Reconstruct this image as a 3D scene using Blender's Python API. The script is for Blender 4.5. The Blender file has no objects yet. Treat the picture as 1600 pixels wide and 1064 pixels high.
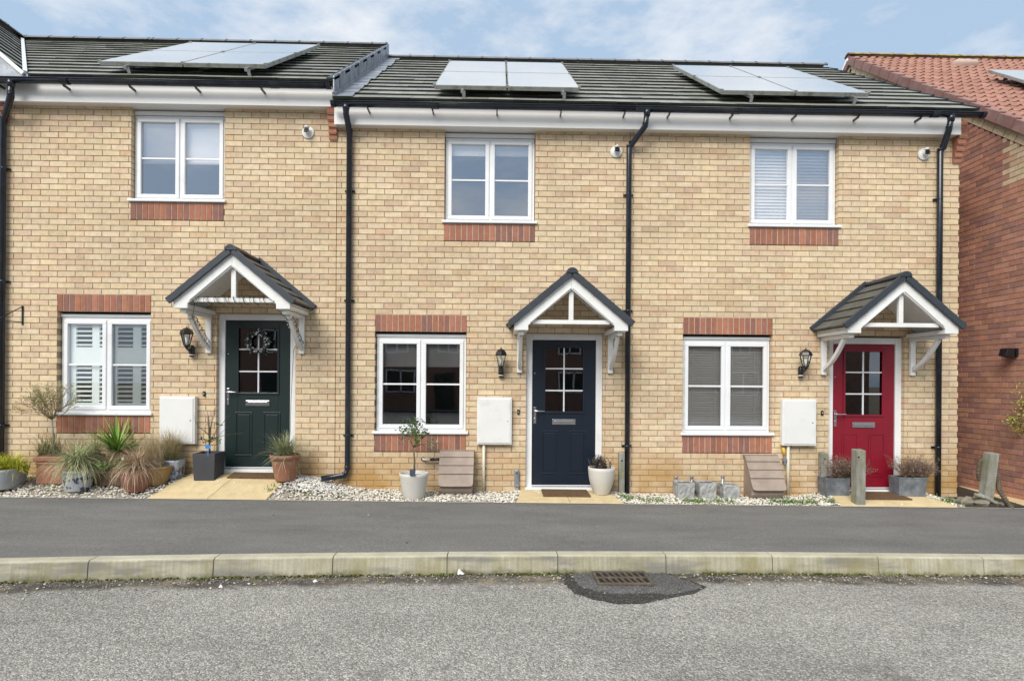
import bpy, math, random
from mathutils import Vector, Matrix
rnd = random.Random(7)
S = bpy.context.scene
C = S.collection
PI = math.pi
R = math.radians

# ---------------------------------------------------------------- camera model
F, ROLL, TH, HOR, CY, CZ = 900.0, .0068, math.atan(.0225), 597.0, -7.6, 1.45
def ray(px, py):
    a = (px-800)/F; b = (HOR-py)/F
    a0 = a-b*ROLL; b0 = b+a*ROLL
    return (math.sin(TH)+a0*math.cos(TH), math.cos(TH)-a0*math.sin(TH), b0)
def P(px, py, Y=0.0):
    d = ray(px, py); t = (Y-CY)/d[1]
    return (d[0]*t, CZ+d[2]*t)
def zg(x):
    return -.0107*max(-9, min(12, x))
def G(px, py, dz=0.0):
    d = ray(px, py); t = 5.0
    for _ in range(20):
        t = (zg(d[0]*t)+dz-CZ)/d[2]
    return (d[0]*t, CY+d[1]*t, zg(d[0]*t)+dz)

# ---------------------------------------------------------------- materials
def newmat(name):
    m = bpy.data.materials.new(name); m.use_nodes = True
    nt = m.node_tree
    for n in list(nt.nodes): nt.nodes.remove(n)
    o = nt.nodes.new('ShaderNodeOutputMaterial')
    b = nt.nodes.new('ShaderNodeBsdfPrincipled')
    nt.links.new(b.outputs[0], o.inputs[0])
    return m, nt, b, o
def N(nt, t, **kw):
    n = nt.nodes.new(t)
    for k, v in kw.items():
        if k.startswith('i_'):
            n.inputs[k[2:].replace('_', ' ')].default_value = v
        else: setattr(n, k, v)
    return n
def L(nt, a, b): nt.links.new(a, b)
def pos(nt, obj=False):
    if obj:
        return N(nt, 'ShaderNodeTexCoord').outputs['Object']
    return N(nt, 'ShaderNodeNewGeometry').outputs['Position']
def noise(nt, vec, scale, detail=3, rough=.55, sv=None):
    if sv:
        mp = N(nt, 'ShaderNodeMapping'); mp.inputs['Scale'].default_value = sv
        L(nt, vec, mp.inputs['Vector']); vec = mp.outputs[0]
    n = N(nt, 'ShaderNodeTexNoise'); n.inputs['Scale'].default_value = scale
    n.inputs['Detail'].default_value = detail; n.inputs['Roughness'].default_value = rough
    L(nt, vec, n.inputs['Vector']); return n.outputs['Fac']
def ramp(nt, fac, stops, interp='LINEAR'):
    r = N(nt, 'ShaderNodeValToRGB'); r.color_ramp.interpolation = interp
    el = r.color_ramp.elements
    while len(el) > 1: el.remove(el[-1])
    el[0].position = stops[0][0]; el[0].color = c4(stops[0][1])
    for p, c in stops[1:]:
        e = el.new(p); e.color = c4(c)
    L(nt, fac, r.inputs[0]); return r.outputs[0]
def c4(c):
    if isinstance(c, (int, float)): return (c, c, c, 1)
    return (c[0], c[1], c[2], 1)
def mix(nt, fac, a, b, mode='MIX'):
    m = N(nt, 'ShaderNodeMix', data_type='RGBA', blend_type=mode)
    m.clamp_factor = True
    for k_, v in ((0, fac), (6, a), (7, b)):
        s = m.inputs[k_]
        if hasattr(v, 'links'): L(nt, v, s)
        elif k_ == 0: s.default_value = v
        else: s.default_value = c4(v)
    return m.outputs[2]
def mth(nt, op, a, b=None, clamp=False):
    m = N(nt, 'ShaderNodeMath', operation=op); m.use_clamp = clamp
    for i, v in enumerate((a, b)):
        if v is None: continue
        if hasattr(v, 'links'): L(nt, v, m.inputs[i])
        else: m.inputs[i].default_value = v
    return m.outputs[0]
def bump(nt, b, h, strength=.3, dist=.01):
    n = N(nt, 'ShaderNodeBump'); n.inputs['Strength'].default_value = strength
    n.inputs['Distance'].default_value = dist
    L(nt, h, n.inputs['Height']); L(nt, n.outputs[0], b.inputs['Normal'])
def attr(nt): return N(nt, 'ShaderNodeVertexColor', layer_name='Col').outputs['Color']

def simple(name, col, rough=.5, var=.12, scale=6, bmp=0, metal=0, spec=.5, useattr=False, bscale=None, dirt=None, dscale=3, dlo=.5, dhi=.75, sv=None):
    m, nt, b, o = newmat(name)
    p = pos(nt)
    n1 = noise(nt, p, scale, 4, .6, sv)
    if useattr:
        base = attr(nt)
        c = mix(nt, 1.0, base, ramp(nt, n1, [(.3, 1-var), (.7, 1+var)]), 'MULTIPLY')
    else:
        c = ramp(nt, n1, [(.3, tuple(x*(1-var) for x in col)), (.7, tuple(min(1, x*(1+var)) for x in col))])
    if dirt:
        c = mix(nt, ramp(nt, noise(nt, p, dscale, 5, .65), [(dlo, 0), (dhi, 1)]), c, dirt)
    L(nt, c, b.inputs['Base Color'])
    b.inputs['Roughness'].default_value = rough
    b.inputs['Metallic'].default_value = metal
    b.inputs['Specular IOR Level'].default_value = spec
    if bmp: bump(nt, b, noise(nt, p, bscale or scale*6, 4, .6), bmp, .01)
    return m

M = {}
def build_materials():
    # bricks (per-brick colour from attribute, surface noise, ochre damp stain low down)
    def brick(name, stain):
        m, nt, b, o = newmat(name)
        p = pos(nt)
        c = mix(nt, 1.0, attr(nt), ramp(nt, noise(nt, p, 14, 5, .65), [(.25, .8), (.75, 1.18)]), 'MULTIPLY')
        c = mix(nt, ramp(nt, noise(nt, p, 55, 3, .6), [(.52, 0), (.8, .3)]), c, (.80, .68, .46) if stain else (.34, .17, .12))
        c = mix(nt, 1.0, c, ramp(nt, noise(nt, p, .9, 3, .55), [(.3, .9), (.7, 1.08)]), 'MULTIPLY')
        if stain:
            sx = N(nt, 'ShaderNodeSeparateXYZ'); L(nt, p, sx.inputs[0])
            h = mth(nt, 'MULTIPLY', mth(nt, 'SUBTRACT', .62, sx.outputs[2]), 2.3, True)
            nz = ramp(nt, noise(nt, p, 1.5, 3, .5), [(.42, .1), (.6, 1)])
            st = mth(nt, 'MULTIPLY', h, nz, True)
            c = mix(nt, mth(nt, 'MULTIPLY', st, .85), c, (.42, .235, .06))
        L(nt, c, b.inputs['Base Color']); b.inputs['Roughness'].default_value = .85
        b.inputs['Specular IOR Level'].default_value = .25
        bump(nt, b, noise(nt, p, 160, 4, .7), .35, .004)
        return m
    M['brick'] = brick('buff_brick', True)
    M['redbrick'] = brick('red_brick', False)
    M['mortar'] = simple('mortar', (.34, .26, .17), .95, .2, 9, .4, spec=.1, bscale=200)
    M['mortar_red'] = simple('mortar_red', (.42, .33, .26), .95, .2, 9, .4, spec=.1, bscale=200)
    M['mortar_pale'] = simple('mortar_pale', (.52, .41, .31), .95, .2, 9, .4, spec=.1, bscale=200)
    M['upvc'] = simple('upvc', (.78, .79, .80), .28, .03, 3, dirt=(.62, .62, .60), dscale=2.5, dlo=.55, dhi=.9)
    M['white_wood'] = simple('white_wood', (.76, .76, .74), .45, .05, 5, .1, dirt=(.55, .54, .48), dscale=4, dlo=.55, dhi=.9)
    M['fascia'] = simple('fascia', (.80, .79, .77), .35, .02, 2, dirt=(.70, .68, .64), dscale=1.2, dlo=.5, dhi=.9)
    M['gutter'] = simple('gutter', (.012, .016, .026), .22, .3, 5, dirt=(.05, .055, .06), dscale=4, dlo=.5, dhi=.9)
    M['black'] = simple('black_metal', (.012, .012, .013), .35, .2, 9)
    M['lead'] = simple('lead', (.24, .26, .29), .42, .22, 5, .2, metal=.3, dirt=(.42, .44, .47), dscale=6, dlo=.45, dhi=.75)
    M['chrome'] = simple('chrome', (.62, .62, .64), .18, .05, 9, metal=1)
    M['alu'] = simple('alu', (.5, .51, .53), .4, .1, 9, metal=.9)
    M['meter'] = simple('meter_box', (.74, .74, .72), .4, .03, 3, dirt=(.58, .57, .52), dscale=5, dlo=.55, dhi=.9)
    M['taupe'] = simple('taupe_plastic', (.29, .225, .185), .6, .12, 3, .1, dirt=(.36, .29, .23), dscale=6, dlo=.42, dhi=.7, sv=(1, 1, .5))
    M['cream_pipe'] = simple('cream_pipe', (.62, .58, .47), .5, .1, 6)
    M['panel_frame'] = simple('panel_frame', (.36, .37, .34), .5, .15, 9, metal=.3, dirt=(.14, .15, .10), dscale=9, dlo=.45, dhi=.7)
    M['yellow'] = simple('yellow_sleeve', (.7, .42, .05), .5, .1, 6)
    M['timber'] = simple('weathered_timber', (.27, .26, .225), .85, .3, 5, .5, sv=(6, 6, .6), dirt=(.17, .18, .10), dscale=4, dlo=.45, dhi=.7, bscale=60)
    M['mat'] = simple('coir_mat', (.13, .075, .035), .95, .3, 30, .8, bscale=300)
    M['terracotta'] = simple('terracotta', (.29, .125, .075), .75, .15, 5, .2, dirt=(.36, .24, .17), dscale=6, dlo=.5, dhi=.75)
    M['offwhite_pot'] = simple('offwhite_pot', (.56, .54, .49), .55, .05, 4, .05, dirt=(.48, .46, .40), dscale=8, dlo=.5, dhi=.9)
    M['lead_pot'] = simple('lead_pot', (.12, .135, .15), .6, .25, 6, .2, dirt=(.24, .26, .28), dscale=9, dlo=.45, dhi=.75)
    M['zinc_pot'] = simple('zinc_pot', (.36, .38, .39), .6, .12, 6, .2, dirt=(.25, .27, .28), dscale=9, dlo=.5, dhi=.8)
    M['anthracite'] = simple('anthracite_pot', (.048, .05, .058), .6, .08, 5, .15, bscale=300)
    M['ochre_pot'] = simple('ochre_pot', (.30, .19, .075), .35, .25, 6, .1, dirt=(.2, .12, .05), dscale=7, dlo=.5, dhi=.8)
    M['blue_glaze'] = simple('blue_glaze', (.42, .45, .5), .3, .1, 6, .1, dirt=(.05, .08, .17), dscale=14, dlo=.5, dhi=.58)
    M['delft'] = simple('delft', (.55, .56, .58), .25, .06, 6, 0, dirt=(.05, .07, .17), dscale=11, dlo=.53, dhi=.57)
    M['stone_pot'] = simple('stone_pot', (.34, .345, .335), .9, .3, 10, .9, bscale=28, dirt=(.5, .5, .48), dscale=14, dlo=.5, dhi=.7)
    M['rock'] = simple('rock', (.24, .21, .165), .9, .35, 12, .9, bscale=35, dirt=(.12, .14, .06), dscale=8, dlo=.5, dhi=.7)
    M['soil'] = simple('soil', (.05, .035, .022), .95, .4, 30, .8, bscale=80)
    M['bark'] = simple('bark', (.13, .10, .07), .9, .3, 25, .5, bscale=90)
    M['leaf'] = simple('leaf', (0, 0, 0), .5, .2, 25, useattr=True, spec=.35)
    M['dryleaf'] = simple('dryleaf', (0, 0, 0), .8, .2, 25, useattr=True, spec=.15)
    M['stone'] = simple('pale_stone', (0, 0, 0), .8, .15, 40, useattr=True, spec=.3)
    M['blind'] = simple('blind', (.93, .93, .93), .8, .03, 2)
    M['blind_grey'] = simple('blind_grey', (.72, .69, .65), .75, .05, 2)
    M['shutter'] = simple('shutter', (.80, .86, .84), .5, .03, 2)
    M['interior'] = simple('interior', (.30, .30, .30), .95, .2, 1.2)
    M['interior_dark'] = simple('interior_dark', (.05, .045, .04), .95, .3, 1.2)
    M['ceramic_blue'] = simple('tag_blue', (.03, .22, .6), .5, .1, 6)
    M['navy_tag'] = simple('navy_tag', (.02, .03, .055), .5, .1, 6)
    M['silver'] = simple('silver_leaf', (0, 0, 0), .35, .2, 30, useattr=True)
    M['orange_wood'] = simple('rust_iron', (.10, .08, .06), .7, .4, 12, .5, dirt=(.20, .13, .08), dscale=16, dlo=.5, dhi=.75)
    M['hole_shade'] = simple('hole_shade_plate', (.008, .008, .008), .9, .2, 5)  # near-black colour painted as the shade inside holes
    M['moss'] = simple('moss', (0, 0, 0), .95, .3, 60, useattr=True, spec=.1)
    # doors
    for n, c in (('door_green', (.006, .018, .017)), ('door_navy', (.004, .010, .022)), ('door_red', (.21, .005, .018))):
        m, nt, b, o = newmat(n)
        p = pos(nt)
        L(nt, ramp(nt, noise(nt, p, 3, 4, .6), [(.3, tuple(x*.92 for x in c)), (.7, tuple(x*1.1 for x in c))]), b.inputs['Base Color'])
        b.inputs['Roughness'].default_value = .38
        bump(nt, b, noise(nt, p, 30, 5, .7, (3, 3, .25)), .12, .004)
        M[n] = m
    # roof tiles
    def tile(name, c1, c2, moss, mosslo, rough):
        m, nt, b, o = newmat(name)
        p = pos(nt)
        c = mix(nt, 1.0, attr(nt), ramp(nt, noise(nt, p, 7, 5, .65), [(.3, c1), (.7, c2)]), 'MULTIPLY')
        if moss:
            c = mix(nt, ramp(nt, noise(nt, p, 2.2, 6, .75), [(mosslo, 0), (mosslo+.16, .9)]), c, moss)
        L(nt, c, b.inputs['Base Color']); b.inputs['Roughness'].default_value = rough
        bump(nt, b, noise(nt, p, 90, 4, .7), .4, .005)
        return m
    M['tile'] = tile('roof_tile', .8, 1.25, (.10, .105, .055), .54, .55)
    M['tile_clean'] = tile('canopy_tile', .8, 1.25, (.10, .10, .065), .58, .6)
    M['pantile'] = tile('pantile', .85, 1.15, None, 0, .8)
    M['verge_dark'] = simple('verge_dark', (.035, .042, .052), .5, .15, 6, .1)
    M['ridge_dark'] = simple('ridge_dark', (.17, .165, .165), .7, .2, 6, .2, dirt=(.13, .13, .10), dscale=5, dlo=.5, dhi=.75)
    M['verge_pink'] = simple('verge_pink', (.27, .145, .125), .7, .14, 5, .2, dirt=(.38, .27, .24), dscale=4, dlo=.5, dhi=.8)
    M['ridge_pink'] = simple('ridge_pink', (.27, .14, .11), .8, .15, 5, .2, dirt=(.40, .33, .06), dscale=5, dlo=.42, dhi=.6)
    # solar glass
    m, nt, b, o = newmat('solar_glass')
    p = pos(nt)
    c = ramp(nt, noise(nt, p, 1.6, 4, .6), [(.3, (.46, .45, .43)), (.7, (.56, .55, .52))])
    L(nt, c, b.inputs['Base Color']); b.inputs['Roughness'].default_value = .22
    b.inputs['Specular IOR Level'].default_value = .9
    b.inputs['Coat Weight'].default_value = 1; b.inputs['Coat Roughness'].default_value = .06
    M['solar'] = m
    # window glass
    def glass(name, base, tint=(.9, .93, .92)):
        m, nt, b, o = newmat(name)
        nt.nodes.remove(b)
        fr = N(nt, 'ShaderNodeFresnel'); fr.inputs['IOR'].default_value = 1.5
        f = mth(nt, 'ADD', fr.outputs[0], base, True)
        tr = N(nt, 'ShaderNodeBsdfTransparent'); tr.inputs[0].default_value = c4(tint)
        gl = N(nt, 'ShaderNodeBsdfGlossy'); gl.inputs['Roughness'].default_value = .0
        nb = N(nt, 'ShaderNodeBump'); nb.inputs['Strength'].default_value = .06; nb.inputs['Distance'].default_value = .02
        L(nt, noise(nt, pos(nt), 1.8, 1, .4), nb.inputs['Height']); L(nt, nb.outputs[0], gl.inputs['Normal'])
        gl.inputs[0].default_value = (.92, .95, 1, 1)
        ms = N(nt, 'ShaderNodeMixShader'); L(nt, f, ms.inputs[0]); L(nt, tr.outputs[0], ms.inputs[1]); L(nt, gl.outputs[0], ms.inputs[2])
        L(nt, ms.outputs[0], o.inputs[0]); return m
    M['glass'] = glass('window_glass', .10, (.97, .98, .975)); M['glass_upper'] = glass('upper_glass', .36, (.98, .98, .975))
    M['glass_door'] = glass('door_glass', .11, (.5, .5, .5))
    M['lampglass'] = glass('lamp_glass', .05)
    # footway asphalt
    m, nt, b, o = newmat('footway_asphalt')
    p = pos(nt)
    c = ramp(nt, noise(nt, p, 1.3, 6, .68, (.5, 1.6, 1)), [(.3, (.130, .127, .121)), (.7, (.195, .189, .178))])
    c = mix(nt, 1.0, c, ramp(nt, noise(nt, p, 55, 4, .9), [(.35, .68), (.65, 1.32)]), 'MULTIPLY')
    c = mix(nt, ramp(nt, noise(nt, p, 9, 4, .75), [(.60, 0), (.72, .45)]), c, (.24, .23, .21))
    c = mix(nt, ramp(nt, noise(nt, p, 3.1, 6, .8, (1, 1.6, 1)), [(.66, 0), (.70, .55)]), c, (.075, .073, .07))
    L(nt, c, b.inputs['Base Color']); b.inputs['Roughness'].default_value = .9; b.inputs['Specular IOR Level'].default_value = .25
    bump(nt, b, noise(nt, p, 220, 3, .8), .5, .004)
    M['footway'] = m
    # road chippings
    def roadmat(name, lo, hi, dirtband):
        m, nt, b, o = newmat(name)
        p = pos(nt)
        v = N(nt, 'ShaderNodeTexVoronoi'); v.inputs['Scale'].default_value = 105; L(nt, p, v.inputs['Vector'])
        hs = N(nt, 'ShaderNodeSeparateColor'); L(nt, v.outputs['Color'], hs.inputs[0])
        c = ramp(nt, hs.outputs[0], [(0, tuple(x*.60 for x in lo)), (.42, lo), (.78, hi), (.93, tuple(min(1, x*1.3) for x in hi)), (1, (hi[0]*1.45, hi[1]*1.3, hi[2]*1.05))])
        c = mix(nt, ramp(nt, v.outputs['Distance'], [(.45, 0), (.8, .45)]), c, tuple(x*.4 for x in lo))
        v2 = N(nt, 'ShaderNodeTexVoronoi'); v2.inputs['Scale'].default_value = 210; L(nt, p, v2.inputs['Vector'])
        h2 = N(nt, 'ShaderNodeSeparateColor'); L(nt, v2.outputs['Color'], h2.inputs[0])
        c = mix(nt, 1.0, c, ramp(nt, h2.outputs[0], [(0, .68), (1, 1.3)]), 'MULTIPLY')
        c = mix(nt, 1.0, c, ramp(nt, noise(nt, p, .9, 6, .68, (.45, 1.3, 1)), [(.3, .74), (.7, 1.16)]), 'MULTIPLY')
        c = mix(nt, ramp(nt, noise(nt, p, 1.9, 6, .75), [(.60, 0), (.72, .65)]), c, (.13, .12, .105))
        if dirtband:
            sx = N(nt, 'ShaderNodeSeparateXYZ'); L(nt, p, sx.inputs[0])
            a = attr(nt)   # red = 0..1 distance from kerb (0 at kerb)
            sa = N(nt, 'ShaderNodeSeparateColor'); L(nt, a, sa.inputs[0])
            d = mth(nt, 'ADD', sa.outputs[0], mth(nt, 'MULTIPLY', mth(nt, 'SUBTRACT', noise(nt, p, 3.2, 5, .7), .5), .55))
            mask = ramp(nt, d, [(.30, 1), (.44, 0)])
            dirtc = ramp(nt, noise(nt, p, 4, 6, .75), [(.33, (.05, .047, .042)), (.5, (.115, .10, .082)), (.68, (.26, .215, .15))])
            dirtc = mix(nt, 1.0, dirtc, ramp(nt, noise(nt, p, 120, 3, .8), [(.3, .6), (.7, 1.5)]), 'MULTIPLY')
            c = mix(nt, mask, c, dirtc)
        L(nt, c, b.inputs['Base Color']); b.inputs['Roughness'].default_value = .9; b.inputs['Specular IOR Level'].default_value = .3
        bump(nt, b, mth(nt, 'SUBTRACT', 1, v.outputs['Distance']), .9, .006)
        return m
    M['road'] = roadmat('road_chippings', (.31, .298, .272), (.42, .402, .365), True)
    M['patch'] = roadmat('tar_patch', (.115, .112, .11), (.16, .156, .15), False); M['tar'] = roadmat('tar', (.045, .043, .04), (.085, .08, .072), False)
    # kerb concrete
    m, nt, b, o = newmat('kerb_concrete')
    p = pos(nt)
    a = attr(nt); sa = N(nt, 'ShaderNodeSeparateColor'); L(nt, a, sa.inputs[0])
    hgt = sa.outputs[0]   # 0 at the road, 1 at the top
    c = ramp(nt, noise(nt, p, 3.5, 5, .65), [(.3, (.37, .345, .25)), (.7, (.53, .50, .39))])
    c = mix(nt, 1.0, c, ramp(nt, noise(nt, p, 110, 3, .7), [(.3, .85), (.7, 1.12)]), 'MULTIPLY')
    wv = noise(nt, p, 1, 1, .5, (38, 0.01, .01))
    face = ramp(nt, hgt, [(.0, 1), (.84, 1), (.9, 0)])
    c = mix(nt, mth(nt, 'MULTIPLY', face, ramp(nt, wv, [(.35, .34), (.62, 0)])), c, (.20, .18, .13))
    st = ramp(nt, noise(nt, p, 2.1, 4, .6, (.8, 1, 4)), [(.48, 0), (.66, .75)])
    c = mix(nt, mth(nt, 'MULTIPLY', face, st), c, (.185, .18, .17))
    al = mth(nt, 'ADD', hgt, mth(nt, 'MULTIPLY', mth(nt, 'SUBTRACT', noise(nt, p, 6, 5, .75), .5), .9))
    c = mix(nt, ramp(nt, al, [(.02, .85), (.26, 0)]), c, (.07, .075, .025))
    c = mix(nt, mth(nt, 'MULTIPLY', face, ramp(nt, noise(nt, p, 5, 5, .7, (1, 1, .4)), [(.47, 0), (.68, .65)])), c, (.26, .23, .10))
    L(nt, c, b.inputs['Base Color']); b.inputs['Roughness'].default_value = .9; b.inputs['Specular IOR Level'].default_value = .2
    bump(nt, b, noise(nt, p, 130, 4, .7), .4, .004)
    M['kerb'] = m
    # paving slab
    m, nt, b, o = newmat('paving')
    p = pos(nt)
    c = mix(nt, 1.0, attr(nt), ramp(nt, noise(nt, p, 8, 5, .7), [(.3, .85), (.7, 1.12)]), 'MULTIPLY')
    c = mix(nt, ramp(nt, noise(nt, p, 4, 6, .75), [(.6, 0), (.72, .5)]), c, (.25, .19, .10))
    L(nt, c, b.inputs['Base Color']); b.inputs['Roughness'].default_value = .85
    bump(nt, b, noise(nt, p, 60, 4, .7), .4, .006)
    M['paving'] = m
    M['gravelbase'] = simple('gravel_base', (.30, .27, .22), .95, .4, 60, .8, bscale=80)
    M['earth'] = simple('earth', (.16, .13, .08), .95, .4, 5, .5)
build_materials()

# ---------------------------------------------------------------- mesh builder
class MB:
    def __init__(s): s.v = []; s.f = []; s.c = []; s.m = []; s.col = (1, 1, 1); s.mi = 0; s.sm = []
    def add(s, vs, fs, smooth=False, cols=None):
        b = len(s.v); s.v += [tuple(v) for v in vs]
        s.c += cols if cols else [s.col]*len(vs)
        for f in fs:
            s.f.append(tuple(i+b for i in f)); s.m.append(s.mi); s.sm.append(smooth)
    def box(s, x0, x1, y0, y1, z0, z1):
        s.add([(x0,y0,z0),(x1,y0,z0),(x1,y1,z0),(x0,y1,z0),(x0,y0,z1),(x1,y0,z1),(x1,y1,z1),(x0,y1,z1)],
              [(0,3,2,1),(4,5,6,7),(0,1,5,4),(1,2,6,5),(2,3,7,6),(3,0,4,7)])
    def hexa(s, p): s.add(p, [(0,3,2,1),(4,5,6,7),(0,1,5,4),(1,2,6,5),(2,3,7,6),(3,0,4,7)])
    def bar(s, a, b, w, h, up=(0,0,1)):
        a = Vector(a); b = Vector(b); d = (b-a).normalized(); u = Vector(up)
        r = d.cross(u)
        if r.length < 1e-4: r = d.cross(Vector((0,1,0)))
        r.normalize(); u = r.cross(d).normalized()
        q = []
        for p in (a, b):
            for i, j in ((-1,-1),(1,-1),(1,1),(-1,1)): q.append(p+r*i*w/2+u*j*h/2)
        s.add(q, [(0,3,2,1),(4,5,6,7),(0,1,5,4),(1,2,6,5),(2,3,7,6),(3,0,4,7)])
    def tube(s, pts, r, n=10, cap=True, smooth=True, cols=None):
        pts = [Vector(p) for p in pts]; k = len(pts)
        rs = r if isinstance(r, (list, tuple)) else [r]*k
        vs = []; fs = []; prev = None
        for i, p in enumerate(pts):
            d = (pts[min(i+1, k-1)]-pts[max(i-1, 0)])
            if d.length < 1e-9: d = Vector((0,0,1))
            d.normalize()
            if prev is None:
                prev = d.cross(Vector((0,0,1)))
                if prev.length < .05: prev = d.cross(Vector((0,1,0)))
            x = (prev-d*prev.dot(d))
            if x.length < 1e-5: x = d.cross(Vector((1,0,0)))
            x.normalize(); prev = x; y = d.cross(x)
            sc = 1.0
            if 0 < i < k-1:
                d1 = (pts[i]-pts[i-1]).normalized(); c = max(.5, math.sqrt(max(0, (1+d1.dot((pts[i+1]-pts[i]).normalized()))/2)))
                sc = 1/c if c > .6 else 1.2
            for j in range(n):
                t = 2*PI*j/n; vs.append(p+(x*math.cos(t)+y*math.sin(t))*rs[i]*(sc if n > 5 else 1))
        for i in range(k-1):
            for j in range(n):
                fs.append((i*n+j, i*n+(j+1) % n, (i+1)*n+(j+1) % n, (i+1)*n+j))
        if cap: fs.append(tuple(range(n-1, -1, -1))); fs.append(tuple((k-1)*n+j for j in range(n)))
        s.add(vs, fs, smooth, cols)
    def lathe(s, prof, c=(0,0,0), n=32, smooth=True, sq=None, sx=1, sy=1):
        vs = []; fs = []; k = len(prof)
        for r, z in prof:
            for j in range(n):
                t = 2*PI*j/n; cx, sy_ = math.cos(t), math.sin(t)
                if sq:
                    e = 2/sq; cx = math.copysign(abs(cx)**e, cx); sy_ = math.copysign(abs(sy_)**e, sy_)
                vs.append((c[0]+r*cx*sx, c[1]+r*sy_*sy, c[2]+z))
        for i in range(k-1):
            for j in range(n): fs.append((i*n+j, i*n+(j+1) % n, (i+1)*n+(j+1) % n, (i+1)*n+j))
        fs.append(tuple(range(n-1, -1, -1))); fs.append(tuple((k-1)*n+j for j in range(n)))
        s.add(vs, fs, smooth)
    def prismY(s, poly, y0, y1):   # poly in XZ, counter-clockwise seen from -Y
        n = len(poly)
        vs = [(x, y0, z) for x, z in poly]+[(x, y1, z) for x, z in poly]
        fs = [tuple(range(n)), tuple(range(2*n-1, n-1, -1))]
        for i in range(n): fs.append((i, i+n, (i+1) % n+n, (i+1) % n))
        s.add(vs, fs)
    def prismX(s, poly, x0, x1):   # poly in YZ
        n = len(poly)
        vs = [(x0, y, z) for y, z in poly]+[(x1, y, z) for y, z in poly]
        fs = [tuple(range(n-1, -1, -1)), tuple(range(n, 2*n))]
        for i in range(n): fs.append((i, (i+1) % n, (i+1) % n+n, i+n))
        s.add(vs, fs)
    def build(s, name, mats, parent=None, bevel=0, label=None, recalc=True, segs=2, **props):
        me = bpy.data.meshes.new(name)
        off = Vector((0,0,0))
        p = parent
        while p is not None: off += p.location; p = p.parent
        if 'loc' in props: lo = Vector(props.pop('loc')); 
        else: lo = Vector((0,0,0))
        base = off+lo
        me.from_pydata([(v[0]-base[0], v[1]-base[1], v[2]-base[2]) for v in s.v], [], s.f)
        if not isinstance(mats, (list, tuple)): mats = [mats]
        for m in mats: me.materials.append(m)
        if len(mats) > 1: me.polygons.foreach_set('material_index', s.m)
        me.polygons.foreach_set('use_smooth', s.sm)
        ca = me.color_attributes.new('Col', 'FLOAT_COLOR', 'POINT')
        flat = []
        for c in s.c: flat += [c[0], c[1], c[2], 1.0]
        ca.data.foreach_set('color', flat)
        if recalc:
            import bmesh
            bm = bmesh.new(); bm.from_mesh(me); bmesh.ops.recalc_face_normals(bm, faces=bm.faces); bm.to_mesh(me); bm.free()
        me.update()
        o = bpy.data.objects.new(name, me); C.objects.link(o)
        o.location = lo
        if parent: o.parent = parent
        if bevel:
            b = o.modifiers.new('bevel', 'BEVEL'); b.width = bevel; b.segments = segs; b.limit_method = 'ANGLE'; b.angle_limit = R(50)
        if label: o['label'] = label
        for k, v in props.items(): o[k] = v
        return o
def thing(name, loc, label, cat, group=None):
    o = bpy.data.objects.new(name, None); C.objects.link(o); o.location = loc
    o['label'] = label; o['category'] = cat; o.empty_display_size = .1
    if group: o['group'] = group
    return o
def struct(o): o['kind'] = 'structure'; return o
def jit(c, a, r=rnd):
    k = 1+r.uniform(-a, a)
    return (c[0]*k, c[1]*k*(1+r.uniform(-a, a)*.25), c[2]*k*(1+r.uniform(-a, a)*.4))

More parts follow.
